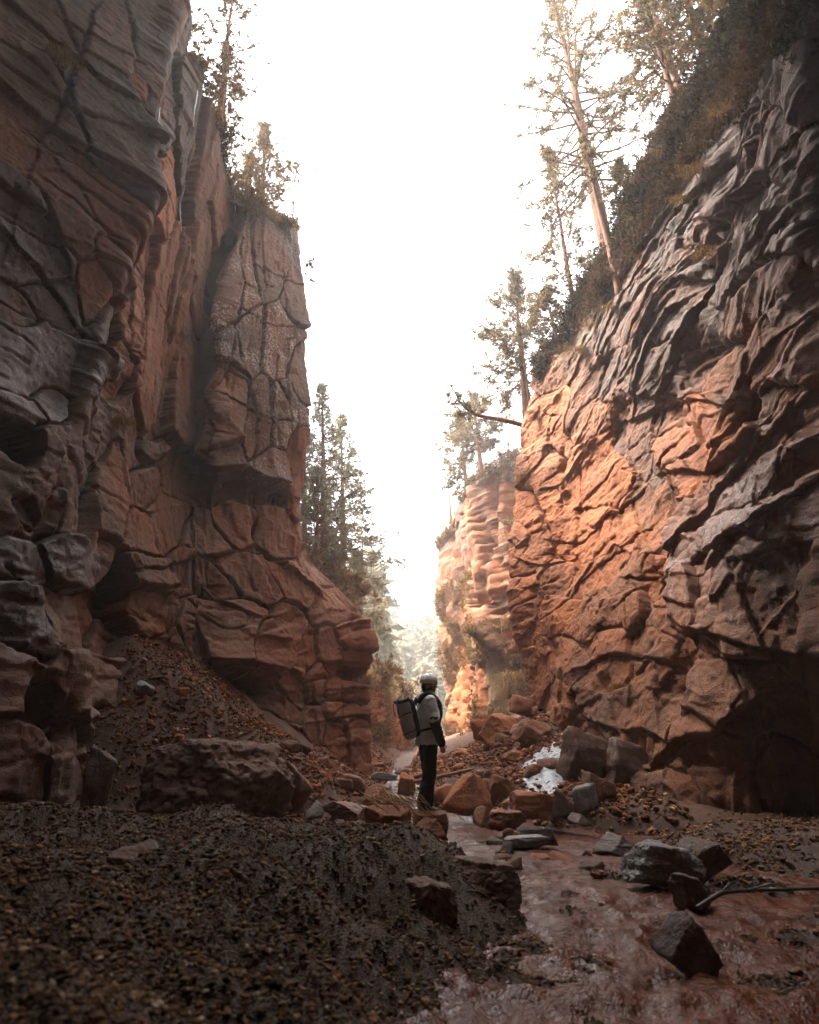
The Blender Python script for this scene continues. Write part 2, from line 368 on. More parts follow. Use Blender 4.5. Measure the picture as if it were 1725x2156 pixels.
    if 'painted_shade' in look:
        shade_mask = smooth(Bn[..., 2] + 1.2 * vnoise(Bn * .45, seed + 91), *look['painted_shade']) * smooth(-Bn[..., 1], -15.5, -12.5)
        pa[..., 0] -= .3 * shade_mask; pa[..., 1] *= 1 - .55 * shade_mask  # shade painted into the near upper wall: less rust, less wet
    pa = np.clip(pa, 0, 1)
    o = mesh_np(name, Pn.reshape(-1, 3), grid_faces(nu, nvt), material, attrs={'paint': pa.reshape(-1, 4)})
    o['kind'] = 'structure'
    return o, Pn, nv

def pc(*pts): return [at(*p) for p in pts]
LICHEN, WET = 1, 1
def P(r=0.4, wet=0.0, li=0.0, so=0.0): return (r, wet, li, so)

left_cols = [
 [(-8.5, -14, -2), (-8.0, -14, 19)], [(-8.8, -4, -2), (-9, -4, 19.5)], [(-7.4, 3.0, -2), (-7.4, 3, 2), (-8, 3.0, 10), (-8.4, 3.0, 19.6)],
 pc((0, 1725, 8.0), (0, 1300, 7.5), (0, 900, 7.0), (0, 600, 6.6), (0, 180, 5.75), (0, -100, 5.4)) + [(-8.0, 5.2, 19.8)],
 pc((125, 1725, 8.6), (130, 1300, 8.3), (140, 900, 8.2), (150, 800, 8), (240, 560, 7.9), (310, 400, 7.8), (338, 200, 7.6), (360, 0, 7.5), (375, -120, 7.4)),
 pc((150, 1710, 9.1), (155, 1200, 9.1), (160, 900, 9.2), (168, 800, 9.2), (240, 560, 9.2), (303, 400, 9.2), (338, 200, 9.3), (372, 85, 9.4)),
 pc((262, 1660, 10.5), (252, 1300, 10.5), (252, 900, 10.3), (300, 600, 10.2), (352, 400, 10.2), (405, 200, 10.2), (422, 145, 10.2)),
 pc((335, 1580, 11.5), (330, 1300, 11.3), (320, 1000, 11.6), (330, 850, 11.6), (370, 600, 11.4), (410, 400, 11.3), (448, 265, 11.2)),
 pc((400, 1540, 12), (400, 1300, 12), (400, 1040, 12.6), (412, 900, 13.2), (442, 700, 13.2), (470, 550, 13.2), (500, 430, 13.2)),
 pc((470, 1500, 12.2), (468, 1300, 12.2), (446, 1062, 12.5), (450, 960, 12.4), (462, 700, 12.4), (482, 560, 12.4), (520, 440, 12.6)),
 pc((560, 1610, 12.9), (560, 1400, 12.9), (560, 1150, 13.2), (556, 1040, 13.3), (560, 900, 13.3), (562, 700, 13.3), (570, 500, 13.4), (572, 470, 13.5)),
 pc((650, 1650, 14), (650, 1480, 14), (640, 1300, 14), (632, 1200, 14.2), (624, 1100, 14.3), (640, 900, 14.3), (646, 700, 14.3), (636, 600, 14.3), (624, 478, 14.4)),
 pc((762, 1665, 15.5), (765, 1500, 15.5), (769, 1350, 15.5), (736, 1290, 15.5), (700, 1250, 15.6), (640, 1180, 15.6), (626, 1100, 15.8), (630, 900, 15.8), (634, 700, 15.8), (612, 482, 16)),
 pc((735, 1650, 19), (738, 1360, 19), (712, 1300, 19), (685, 1260, 19), (620, 1190, 19), (605, 1100, 19.5), (585, 700, 19.5), (560, 500, 19.5)),
 pc((700, 1650, 27), (650, 1400, 27), (575, 1200, 27), (550, 1100, 27)) + [(-7.4, 27, 17), (-7.8, 27, 30)],  # unseen back end of the cliff, raised to keep sun off the right wall
 [(-16, 30, -2), (-17, 30, 30)],
]
left_seeds = [  # px, py, angle, half length, half width, offset, paint
 (60, 40, 40, 110, 55, .10, P(.15)), (215, 60, 42, 110, 60, .18, P(.1)), (310, 110, 80, 110, 40, .10, P(.2)), (60, 140, 42, 120, 42, .22, P(.25)),
 (200, 200, 42, 120, 50, .30, P(.15)), (100, 235, 43, 130, 32, .05, P(.4)), (250, 320, 46, 100, 55, .18, P(.1)), (130, 310, 43, 140, 24, -.05, P(.45)),
 (40, 330, 43, 120, 30, .12, P(.4)), (210, 400, 43, 110, 26, .22, P(.5)), (120, 410, 43, 130, 30, .10, P(.45)), (225, 470, 40, 70, 26, .10, P(.55)),
 (40, 440, 44, 90, 40, .14, P(.2, .3)), (150, 490, 42, 90, 30, .25, P(.35)), (60, 560, 45, 90, 45, .30, P(.1, .6)), (205, 535, 45, 50, 22, .12, P(.5)),
 (110, 630, 40, 80, 45, .12, P(.15, .3)), (25, 660, 40, 60, 40, .05, P(.1, .4)), (180, 620, 100, 60, 24, .02, P(.4)), (200, 700, 105, 70, 25, -.55, P(.2)), (290, 185, 60, 28, 14, .02, P(.9)),
 (272, 640, 103, 130, 26, .10, P(.7)), (225, 770, 105, 60, 30, .18, P(.6)), (318, 700, 98, 190, 20, .15, P(.65)), (350, 720, 97, 200, 16, -.02, P(.5)), (382, 780, 95, 150, 24, .12, P(.35)),
 (345, 400, 95, 70, 22, .12, P(.9)), (345, 230, 95, 80, 20, .06, P(.05)), (385, 250, 80, 90, 24, .18, P(.05)), (400, 400, 98, 110, 10, -.4, P(.1)), (430, 330, 98, 90, 14, .10, P(.4)), (415, 600, 97, 120, 16, .12, P(.6, 0, .3)),
 (470, 420, 96, 100, 22, .1, P(.6)), (460, 560, 98, 90, 14, -.45, P(.1)), (440, 760, 98, 160, 10, -.35, P(.2)),
 (505, 590, 96, 90, 34, .12, P(.35, 0, .9)), (580, 540, 95, 70, 44, .10, P(.25, 0, .8)), (620, 600, 92, 90, 24, .02, P(.35, 0, .6)), (520, 720, 96, 60, 36, .16, P(.3, 0, 1)), (590, 720, 95, 70, 40, .12, P(.3, 0, 1)),
 (625, 780, 92, 60, 20, .05, P(.4, 0, .7)), (480, 870, 97, 90, 30, .20, P(.45, 0, .3)), (540, 900, 95, 80, 28, .16, P(.35, 0, .8)), (590, 880, 95, 70, 32, .22, P(.3, 0, 1)), (565, 985, 95, 40, 34, .18, P(.35, 0, .9)),
 (612, 950, 92, 50, 18, .0, P(.7)), (480, 970, 95, 35, 28, .1, P(.5)), (560, 1045, 20, 70, 20, -.5, P(.5)), (615, 1060, 95, 50, 18, .05, P(.9)),
 (60, 760, 50, 110, 70, .35, P(.05, .9)), (90, 860, 80, 60, 40, .25, P(.05, .8)), (140, 960, 106, 130, 38, .22, P(.35, .1)), (225, 1000, 100, 110, 38, .15, P(.5)), (30, 960, 80, 60, 40, -.5, P(.1, .5)), (40, 880, 20, 50, 25, .25, P(.1, .7)),
 (95, 1070, 110, 80, 30, .0, P(.3, .3)), (25, 1080, 60, 50, 30, .15, P(.1, .8)), (120, 1190, 45, 70, 34, .35, P(.2, 1)), (30, 1180, 55, 60, 30, .25, P(.1, .9)), (40, 1330, 70, 80, 45, .45, P(.05, 1)), (140, 1310, 80, 60, 28, .0, P(.3, .4)),
 (200, 1180, 80, 40, 24, .1, P(.5)), (150, 1440, 60, 70, 40, .30, P(.2, .7)), (60, 1480, 60, 60, 40, -.1, P(.1, .7)), (40, 1600, 95, 90, 40, .3, P(.1, .8)), (120, 1620, 95, 80, 35, .2, P(.2, .6)), (185, 1560, 95, 90, 28, .1, P(.2, .6)),
 (215, 1290, 95, 70, 18, -.35, P(.4)), (232, 1230, 90, 50, 16, -.5, P(.3)), (305, 1030, 80, 45, 34, .2, P(.35)), (320, 960, 30, 40, 22, .25, P(.3, .2)), (370, 1000, 40, 80, 40, -.1, P(.5, 0, 0, .5)), (300, 1130, 90, 50, 40, .14, P(.55)), (300, 1210, 30, 50, 30, .3, P(.4, .1)),
 (320, 1300, 60, 50, 40, .2, P(.55)), (360, 1090, 60, 60, 50, .05, P(.55)), (420, 1130, 40, 70, 50, .12, P(.6)), (500, 1120, 30, 60, 40, .10, P(.65)), (560, 1140, 40, 60, 32, .16, P(.7)), (590, 1090, 40, 40, 24, .1, P(.75)),
 (420, 1220, 35, 80, 40, .22, P(.6)), (520, 1220, 30, 80, 40, .28, P(.65)), (600, 1230, 40, 60, 34, .25, P(.75)), (650, 1200, 45, 40, 24, .1, P(.8)), (470, 1330, 20, 70, 60, .38, P(.55)), (390, 1350, 80, 50, 28, .25, P(.55)), (345, 1370, 80, 45, 28, .2, P(.5)),
 (550, 1370, 60, 55, 38, .42, P(.6)), (600, 1320, 60, 50, 30, .25, P(.7)), (630, 1380, 95, 50, 22, .12, P(.75)), (690, 1280, 15, 45, 28, .18, P(.85)), (740, 1345, 5, 42, 22, .3, P(.9)), (745, 1390, 5, 36, 16, .2, P(.95)), (690, 1370, 80, 40, 22, .15, P(.85)), (745, 1420, 5, 30, 12, -.35, P(.8)),
 (655, 1450, 95, 40, 20, .2, P(.75)), (710, 1455, 5, 45, 20, .14, P(.9)), (650, 1530, 95, 50, 20, .25, P(.75)), (710, 1500, 5, 45, 18, .18, P(.9)), (690, 1575, 90, 50, 24, .2, P(.9)), (740, 1575, 92, 70, 22, .22, P(.95)), (670, 1620, 92, 50, 16, .05, P(.8)),
 (610, 1450, 60, 40, 26, .1, P(.7)), (570, 1480, 30, 50, 30, .12, P(.65)), (510, 1450, 20, 70, 16, -.55, P(.4)), (430, 1430, 15, 60, 16, -.4, P(.4)), (500, 1530, 35, 70, 40, .25, P(.55)), (570, 1560, 50, 60, 36, .25, P(.6)), (620, 1600, 60, 60, 26, .15, P(.6)),
]
left_lines = [
 (0.150, 2.6, 0.108, [(20, 8), (80, 64), (156, 128), (208, 180), (280, 218)]), (-0.070, 2.6, 0.126, [(184, 56), (160, 136), (140, 180), (124, 236), (100, 280)]),
 (0.150, 2.6, 0.126, [(0, 176), (72, 240), (120, 276), (192, 320), (280, 378)]), (-0.070, 2.6, 0.090, [(0, 232), (52, 272), (108, 316), (172, 364), (224, 404), (266, 434)]),
 (0.150, 2.6, 0.090, [(8, 400), (52, 436), (88, 460), (108, 500)]), (-0.070, 2.6, 0.090, [(176, 460), (248, 512)]), (0.150, 2.6, 0.108, [(60, 556), (104, 608), (132, 648)]), (-0.070, 2.6, 0.108, [(0, 636), (80, 680)]),
 (0.121, .5, 0.100, [(180, 536), (236, 560)]), (0.066, .5, 0.060, [(0, 90), (60, 130), (110, 190)]), (0.055, .5, 0.050, [(150, 60), (230, 110), (300, 140)]), (0.055, .5, 0.050, [(130, 420), (190, 470), (235, 500)]),
 (.14, .3, .10, [(292, 604), (256, 798)]), (.12, .3, .12, [(346, 604), (333, 739), (320, 914)]), (.16, .4, .16, [(450, 604), (432, 694), (410, 892)]), (.10, .3, .16, [(508, 604), (477, 775), (450, 856), (454, 919), (443, 986)]),
 (.06, .3, .14, [(477, 784), (517, 811), (526, 856), (535, 892), (531, 955), (522, 995)]), (.06, .25, .10, [(580, 739), (576, 806), (598, 847), (603, 1009)]), (.10, .3, .10, [(468, 842), (540, 883), (603, 892)]), (.30, .5, .10, [(446, 995), (500, 991), (531, 1009), (590, 1036)]),
 (.14, .4, .12, [(202, 874), (171, 1054), (162, 1135)]), (.12, .3, .12, [(135, 856), (104, 946), (72, 1054)]), (.10, .3, .16, [(288, 919), (279, 1054), (261, 1189)]), (.22, .4, .08, [(270, 1207), (405, 1184), (531, 1153), (567, 1184), (648, 1252)]),
 (.45, .5, .14, [(390, 1405), (475, 1403), (546, 1412)]), (.20, .4, .10, [(261, 1236), (342, 1260), (342, 1331), (332, 1393)]), (.12, .3, .10, [(380, 1398), (385, 1327), (427, 1251), (503, 1298)]), (.10, .3, .14, [(464, 468), (456, 560), (444, 680)]),
 (.08, .3, .12, [(516, 496), (508, 600), (496, 690)]), (.12, .3, .10, [(300, 420), (278, 560), (250, 700)]), (.10, .3, .10, [(384, 420), (368, 560), (350, 720)]), (.08, .25, .08, [(410, 330), (396, 450), (380, 600)]),
 (.08, .3, .07, [(540, 560), (600, 590), (636, 600)]), (.08, .3, .07, [(500, 660), (570, 690), (640, 690)]), (.08, .3, .07, [(548, 470), (556, 600), (540, 720)]), (.10, .3, .08, [(700, 1330), (768, 1320)]), (.12, .3, .10, [(690, 1400), (765, 1396)]), (.10, .3, .08, [(680, 1455), (764, 1448)]),
 (.10, .3, .08, [(676, 1515), (762, 1508)]), (.06, .3, .10, [(708, 1400), (706, 1650)]), (.10, .3, .10, [(640, 1400), (648, 1500), (660, 1620)]), (.14, .3, .10, [(440, 1480), (560, 1500), (620, 1560)]),
]
left_look = dict(plates=(2, 4, 6.0), lines=left_lines, warp=.02, pair=(.0, .25), tilt=.13, round=.03, edge=.05, crack=.26, crackw=.028, bed=R(0), bedf=5.0, lam=.006, split=(6, 4.5), low=.05, mid=.010, soil=.8, paint=P(.4),
                 joints=[(1.9, .5, .05, .05, .05, .05), (.8, .2, -.04, .016, .07, .01), (.22, .08, .2, .005, .08, .0)])
cliff_left, PL, nvL = build_cliff('left_cliff', M_LEFT, left_cols, 0.024, 760, -1, left_seeds, left_look, plateau=(40, 30.0, .8), seed=3)

right_cols = [
 [(8.5, -14, -2), (8.0, -14, 17)], [(8.8, -4, -2), (9, -4, 17.5)], [(7.2, 3.0, -2), (7.4, 3, 5), (7.8, 3.0, 10), (9.0, 3.0, 18)],
 pc((1725, 1760, 9.3), (1725, 1400, 8.5), (1725, 1000, 7.5), (1725, 700, 6.5), (1725, 400, 5.5), (1725, 100, 4.6), (1725, -150, 4.1)) + [(6.2, 4.2, 18.2)],
 pc((1520, 1750, 9.8), (1520, 1500, 9.6), (1520, 1300, 9.4), (1530, 1000, 9.3), (1540, 800, 8.9), (1550, 600, 8.5), (1575, 400, 7.5), (1585, 200, 6.8), (1588, 50, 6.4), (1588, -40, 6.3)),
 pc((1400, 1730, 10.6), (1400, 1500, 10.8), (1400, 1300, 10.7), (1400, 1100, 10.8), (1420, 900, 10.6), (1430, 700, 10), (1440, 500, 9.4), (1452, 350, 8.9), (1464, 220, 8.5), (1478, 150, 8.4)),
 pc((1300, 1690, 11.8), (1290, 1500, 12), (1290, 1300, 12.4), (1300, 1100, 12.6), (1310, 900, 12.4), (1310, 750, 12), (1310, 600, 11.8), (1310, 500, 11.5), (1318, 425, 11.4)),
 pc((1200, 1640, 13.5), (1190, 1500, 13.8), (1190, 1300, 14.3), (1200, 1100, 14.6), (1200, 950, 14.6), (1195, 850, 14.4), (1195, 750, 14.2), (1205, 655, 14)),
 pc((1138, 1600, 16.2), (1122, 1500, 16.2), (1102, 1330, 16.2), (1087, 1270, 16.2), (1072, 1150, 16.3), (1085, 1060, 16.3), (1100, 960, 16.3), (1096, 900, 16.3), (1112, 850, 16.2), (1140, 760, 16)),
 pc((1160, 1600, 19.5), (1150, 1400, 19.5), (1130, 1150, 19.5), (1150, 960, 19.5), (1170, 880, 19.5)),
 pc((1230, 1560, 26), (1230, 1300, 26), (1260, 900, 26)),
]
def RB(px, py, ang, a, b, off, p): return (px, py, ang, a, b, off, p)
right_seeds = [
 RB(1600, 120, 80, 150, 40, -.2, P(.2)), RB(1670, 100, 85, 160, 40, .2, P(.25)), RB(1640, 300, -60, 110, 26, -.1, P(.2)), RB(1700, 330, -60, 110, 30, .25, P(.3)),
 RB(1500, 230, -52, 110, 16, .05, P(.2, 0, 0, .3)), RB(1545, 290, -52, 140, 16, .12, P(.2, .2)), RB(1470, 340, -52, 120, 14, -.05, P(.2)), RB(1420, 420, -52, 140, 14, .10, P(.25, .1)), RB(1500, 370, -51, 150, 13, .14, P(.2, .3)),
 RB(1570, 370, -51, 130, 15, .05, P(.2, .3)), RB(1380, 500, -50, 120, 16, .12, P(.25, 0, .3)), RB(1450, 470, -50, 130, 15, .02, P(.2, .2)), RB(1520, 460, -50, 130, 16, .16, P(.2, .4)), RB(1600, 460, -50, 120, 20, .08, P(.2, .3)),
 RB(1340, 590, -48, 100, 18, .10, P(.3, 0, .5)), RB(1400, 580, -48, 120, 17, .20, P(.25, .1, .3)), RB(1470, 570, -47, 120, 18, .08, P(.2, .4)), RB(1560, 560, -46, 130, 24, .28, P(.2, .5)), RB(1660, 490, -46, 110, 26, .2, P(.2, .3)), RB(1690, 420, -50, 90, 24, .3, P(.4)),
 RB(1240, 700, -50, 70, 24, .02, P(.3, 0, .2, .4)), RB(1300, 680, -48, 90, 24, .16, P(.3, 0, .6)), RB(1370, 670, -47, 110, 24, .26, P(.25, 0, .7)), RB(1450, 660, -46, 120, 26, .16, P(.2, .3, .4)), RB(1520, 680, -45, 130, 30, .40, P(.25, .2, .5)), RB(1630, 620, -40, 120, 36, .30, P(.25)), RB(1710, 640, -48, 70, 26, .15, P(.3, .5)),
 RB(1190, 780, -50, 60, 24, .05, P(.5, 0, 0, .3)), RB(1240, 800, -55, 60, 34, .12, P(.6)), RB(1310, 780, -45, 60, 40, .12, P(.35, 0, .2)), RB(1400, 760, -45, 70, 34, .10, P(.3, 0, .3)), RB(1470, 780, -45, 70, 40, -.05, P(.3)), RB(1540, 790, -40, 90, 40, -.1, P(.3)), RB(1630, 760, -40, 80, 50, .35, P(.35)), RB(1700, 770, -48, 100, 28, .45, P(.3, .5)),
 RB(1660, 850, -70, 60, 26, .2, P(.3, .2)),
 RB(1130, 900, 30, 50, 40, .12, P(.8)), RB(1180, 920, 60, 60, 30, .10, P(.9)), RB(1180, 850, -45, 50, 30, .08, P(.8)), RB(1230, 900, -45, 60, 34, .14, P(.85)), RB(1260, 1000, 80, 90, 55, .02, P(1)), RB(1150, 990, -50, 60, 34, .16, P(.85)), RB(1320, 920, -60, 60, 40, -.2, P(.4)),
 RB(1110, 1080, 70, 45, 24, .15, P(.9)), RB(1160, 1070, 60, 40, 30, .1, P(.95)), RB(1190, 1130, 80, 80, 34, .05, P(1)), RB(1260, 1120, 80, 70, 40, .08, P(1)), RB(1095, 1150, 70, 50, 28, .18, P(.9)), RB(1130, 1170, -50, 50, 30, .18, P(.95)), RB(1110, 1240, -40, 50, 26, .2, P(1)),
 RB(1170, 1210, -40, 50, 30, .16, P(1)), RB(1230, 1230, -40, 70, 26, .06, P(1)), RB(1130, 1310, 80, 50, 30, .14, P(1)), RB(1180, 1300, -50, 50, 36, .2, P(1)), RB(1150, 1400, 80, 60, 28, .1, P(1)), RB(1200, 1390, 80, 60, 30, .18, P(.95)), RB(1290, 1180, -45, 70, 26, .05, P(.85)), RB(1310, 1100, 80, 80, 24, -.12, P(.7)),
 RB(1240, 1310, -40, 60, 30, .3, P(.8)), RB(1290, 1290, 60, 50, 30, .25, P(.7)), RB(1340, 1290, 70, 45, 26, .2, P(.6)), RB(1330, 1200, -55, 60, 24, .2, P(.6)), RB(1330, 1060, -50, 60, 36, -.35, P(.4)), RB(1350, 980, 60, 60, 30, -.3, P(.5)), RB(1390, 1080, 90, 80, 26, -.15, P(.7)),
 RB(1430, 940, -10, 60, 40, .22, P(.55)), RB(1450, 1010, 10, 40, 30, .3, P(.6)), RB(1540, 910, -18, 80, 36, .35, P(.5)), RB(1520, 980, -10, 70, 34, .4, P(.5)), RB(1400, 880, -30, 60, 26, -.2, P(.35)), RB(1600, 890, -60, 50, 26, -.3, P(.3)), RB(1660, 920, -45, 70, 24, .3, P(.35, .6)),
 RB(1700, 1000, -45, 70, 24, .45, P(.25, .9)), RB(1600, 1040, -38, 110, 24, .55, P(.2, 1)), RB(1500, 1100, -45, 70, 26, .35, P(.4, .3)), RB(1550, 1130, -38, 100, 26, .65, P(.2, 1)), RB(1660, 1110, -38, 100, 34, .75, P(.15, 1)), RB(1460, 1190, -40, 50, 28, .6, P(.25, .9)), RB(1480, 1270, 75, 60, 34, .7, P(.35, .5)), RB(1560, 1300, 60, 110, 60, .75, P(.3, .35)), RB(1670, 1300, 70, 130, 60, .8, P(.25, .3)),
 RB(1420, 1150, 85, 80, 16, -.3, P(.6)), RB(1390, 1220, 85, 60, 20, -.1, P(.6)), RB(1380, 1360, 95, 90, 34, -.02, P(.5)), RB(1300, 1390, 80, 60, 40, .12, P(.65)), RB(1240, 1420, 70, 50, 34, .12, P(.7)), RB(1430, 1440, 95, 80, 28, -.25, P(.4)), RB(1270, 1490, 30, 60, 30, .15, P(.55)), RB(1340, 1500, 30, 60, 40, .1, P(.5)), RB(1410, 1560, 80, 60, 34, .0, P(.4)),
 RB(1530, 1440, 60, 80, 50, .45, P(.25)), RB(1640, 1460, 40, 110, 60, .5, P(.2)), RB(1470, 1580, -50, 60, 36, .3, P(.25)), RB(1420, 1680, -40, 80, 50, .5, P(.25)), RB(1540, 1640, 60, 90, 60, .3, P(.2)), RB(1660, 1660, 60, 90, 70, .2, P(.15)), RB(1180, 1480, 80, 50, 30, .1, P(.9)), RB(1230, 1560, 60, 50, 30, .05, P(.6)),
]
right_lines = [
 (.05, .3, .10, [(1298, 842), (1264, 902), (1222, 978), (1224, 1072), (1230, 1114)]), (.05, .3, .09, [(1209, 842), (1204, 918), (1217, 978)]), (.14, .3, .08, [(1222, 978), (1170, 1029), (1136, 1033)]), (.10, .3, .12, [(1141, 1080), (1166, 1127), (1179, 1169), (1145, 1216)]),
 (.08, .3, .08, [(1332, 1029), (1268, 1101), (1230, 1135), (1166, 1140)]), (.10, .3, .08, [(1358, 1105), (1290, 1169), (1222, 1233), (1179, 1284)]), (.04, .2, .06, [(1226, 1140), (1226, 1199)]), (-.25, .4, .20, [(1434, 1029), (1400, 1156), (1383, 1258)]), (0.156, .3, .10, [(1332, 1212), (1421, 1216)]),
 (0.265, .6, .06, [(1425, 774), (1460, 714), (1515, 630)]), (0.234, .5, .06, [(1358, 804), (1387, 727), (1438, 659)]), (0.187, .5, .06, [(1285, 744), (1332, 676), (1374, 621)]), (0.312, .7, .08, [(1604, 842), (1621, 787), (1672, 727), (1725, 680)]),
 (0.265, .6, .06, [(1387, 690), (1460, 595), (1587, 501)]), (0.234, .5, .05, [(1536, 467), (1608, 340), (1655, 238)]), (0.203, .5, .05, [(1306, 680), (1375, 552), (1485, 404)]), (0.234, .5, .05, [(1417, 637), (1523, 501), (1630, 361)]), (0.203, .5, .05, [(1340, 560), (1430, 440), (1520, 300)]), (0.234, .5, .05, [(1560, 640), (1640, 540), (1725, 440)]), (0.218, .5, .05, [(1480, 560), (1560, 440), (1620, 330)]),
 (0.234, .6, .05, [(1430, 1190), (1510, 1105), (1545, 1050), (1608, 986), (1672, 901)]), (0.234, .6, .05, [(1560, 1180), (1640, 1090), (1725, 1030)]), (.05, .3, .12, [(1338, 1217), (1343, 1398)]), (0.172, .4, .08, [(1253, 1521), (1333, 1540), (1419, 1564)]), (.16, .5, .07, [(1509, 1341), (1618, 1355), (1725, 1365)]), (-.2, .5, .14, [(1519, 1208), (1495, 1379), (1466, 1455)]),
 (.05, .3, .10, [(1143, 1236), (1153, 1303), (1158, 1398)]), (0.156, .4, .08, [(1234, 1417), (1319, 1393), (1380, 1400)]), (0.234, .5, .10, [(1330, 880), (1400, 860), (1470, 850), (1540, 850)]), (0.195, .5, .08, [(1430, 1000), (1520, 1010), (1590, 960)]), (.06, .3, .08, [(1180, 1300), (1196, 1400), (1190, 1480)]), (.12, .3, .08, [(1105, 1180), (1160, 1200), (1200, 1180)]), (0.390, .6, .06, [(1410, 1600), (1500, 1560), (1580, 1500)]),
]
right_look = dict(lines=right_lines, painted_shade=(5.5, 9.5), pn=3, sharp=.05, step=.75, pair=(.72, .98), ridge=((1480, 520), (1, -1.14), .06, 5.5, 8.5), warp=.10, tilt=.09, round=.07, edge=.07, crack=.12, crackw=.035, bed=R(12), bedf=2.4, lam=.012, low=.10, mid=.026, soil=.8, paint=P(.35),
                  joints=[(1.9, .9, -.3, .05, .05, .04), (.7, .36, .2, .016, .08, .0), (.2, .12, .5, .008, .12, 0)])
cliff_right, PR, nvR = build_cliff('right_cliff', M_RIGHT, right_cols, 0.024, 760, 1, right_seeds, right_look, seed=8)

far_right_cols = [
 pc((1190, 1580, 25), (1180, 1300, 25), (1160, 1100, 25), (1150, 940, 26)),
 pc((1120, 1590, 27), (1128, 1300, 27), (1120, 1100, 27), (1112, 957, 27.5)),
 pc((1050, 1590, 28), (1046, 1300, 28), (1040, 1100, 28), (1046, 988, 28)),
 pc((1004, 1590, 29), (996, 1300, 29), (990, 1100, 29), (990, 1016, 29)),
 pc((998, 1588, 33), (992, 1300, 33), (990, 1130, 33), (988, 1060, 33)),
 pc((945, 1582, 37), (934, 1420, 37), (923, 1250, 37), (926, 1142, 37)),
 pc((990, 1570, 50), (980, 1250, 50), (975, 1130, 50)),
]
far_right_seeds = [
 RB(1060, 1100, 90, 110, 26, .2, P(.5)), RB(1020, 1080, 90, 100, 20, -.1, P(.3)), RB(1095, 1060, 90, 80, 24, .1, P(.5)), RB(1010, 1180, 90, 90, 20, .15, P(.45)), RB(1060, 1220, 80, 60, 30, .3, P(.6)),
 RB(1085, 1260, 10, 40, 24, .1, P(.7, 0, 0, .6)), RB(1040, 1330, 60, 60, 30, .5, P(.5, 0, 0, .3)), RB(1090, 1340, 10, 50, 30, .3, P(.7)), RB(1010, 1450, 90, 90, 16, .1, P(.95)), RB(975, 1480, 90, 110, 18, .0, P(.95)), RB(1060, 1440, 60, 80, 40, .3, P(.6, 0, 0, .8)),
 RB(950, 1230, 90, 80, 18, .1, P(.4)), RB(975, 1260, 90, 90, 18, .3, P(.3)), RB(945, 1370, 90, 60, 16, .2, P(.6, 0, 0, .4)), RB(1090, 1450, 50, 60, 30, .5, P(.6, 0, 0, .7)), RB(1130, 1400, 80, 60, 30, .2, P(.8)),
]
far_right_look = dict(tilt=.12, round=.12, edge=.3, crack=.25, crackw=.06, bed=R(90), bedf=1.1, lam=.0, flute=.16, low=.15, mid=.05, soil=.9, paint=P(.55),
                      joints=[(.9, 2.6, .05, .15, .07, .1), (.5, .9, .1, .05, .08, .03)])
cliff_far_right, PFR, nvFR = build_cliff('far_right_cliff', M_RIGHT, far_right_cols, 0.07, 300, 1, far_right_seeds, far_right_look, seed=21)

far_left_cols = [
 pc((600, 1640, 19.5), (560, 1300, 20), (530, 1160, 21)),
 pc((700, 1640, 21), (690, 1330, 21), (650, 1175, 22)),
 pc((735, 1640, 23), (726, 1400, 23), (718, 1280, 23), (700, 1215, 23.5)),
 pc((772, 1632, 27), (768, 1520, 27), (764, 1450, 27)),
 pc((794, 1625, 28), (790, 1520, 28), (780, 1440, 28.5)),
 pc((786, 1622, 33), (780, 1520, 33), (772, 1440, 34)),
 pc((832, 1618, 40), (830, 1540, 40), (824, 1480, 41)),
 pc((872, 1612, 55), (870, 1540, 55), (866, 1490, 56)),
 pc((880, 1605, 80), (878, 1560, 80), (876, 1520, 80)),
]
far_left_seeds = [RB(700, 1215, 30, 60, 30, .3, P(.3)), RB(785, 1540, 90, 90, 10, .2, P(.6)), RB(765, 1490, 90, 60, 14, -.1, P(.5, 0, 0, .6)), RB(810, 1540, 90, 60, 14, .3, P(.5, 0, 0, .6)), RB(845, 1550, 90, 60, 14, .2, P(.7)), RB(862, 1540, 90, 60, 8, -.2, P(.6))]
far_left_look = dict(tilt=.1, round=.12, edge=.3, crack=.25, crackw=.06, bed=R(0), bedf=1.1, lam=.06, low=.4, mid=.1, soil=.9, paint=P(.6),
                     joints=[(.8, 2.2, .05, .2, .08, .12), (.5, .8, .1, .06, .08, .03)])
cliff_far_left, PFL, nvFL = build_cliff('far_left_cliff', M_RIGHT, far_left_cols, 0.09, 160, -1, far_left_seeds, far_left_look, plateau=(90, 70.0, 0.55), seed=33)

# added unseen rock wall above the left rim, shades the near right wall
blocker_cols = [[(-9.5, -12, 15), (-9.5, -12, 37)], [(-9.0, -3, 15), (-9, -3, 38)], [(-8.6, 5, 15), (-8.9, 5, 38)], [(-8.9, 9, 15), (-9.0, 9, 41)], [(-9.8, 11.2, 15), (-9.8, 11.2, 41)], [(-11.1, 13.4, 15), (-11.2, 13.4, 40)], [(-15, 14.5, 15), (-16, 14.5, 38)], [(-20, 14, 15), (-21, 14, 36)]]
build_cliff('sun_blocker', M_LEFT, blocker_cols, 0.12, 130, -1, [RB(200, -300, 90, 60, 60, .2, P(.4))], far_left_look, zb=15, plateau=(12, 12.0, .3), seed=44)

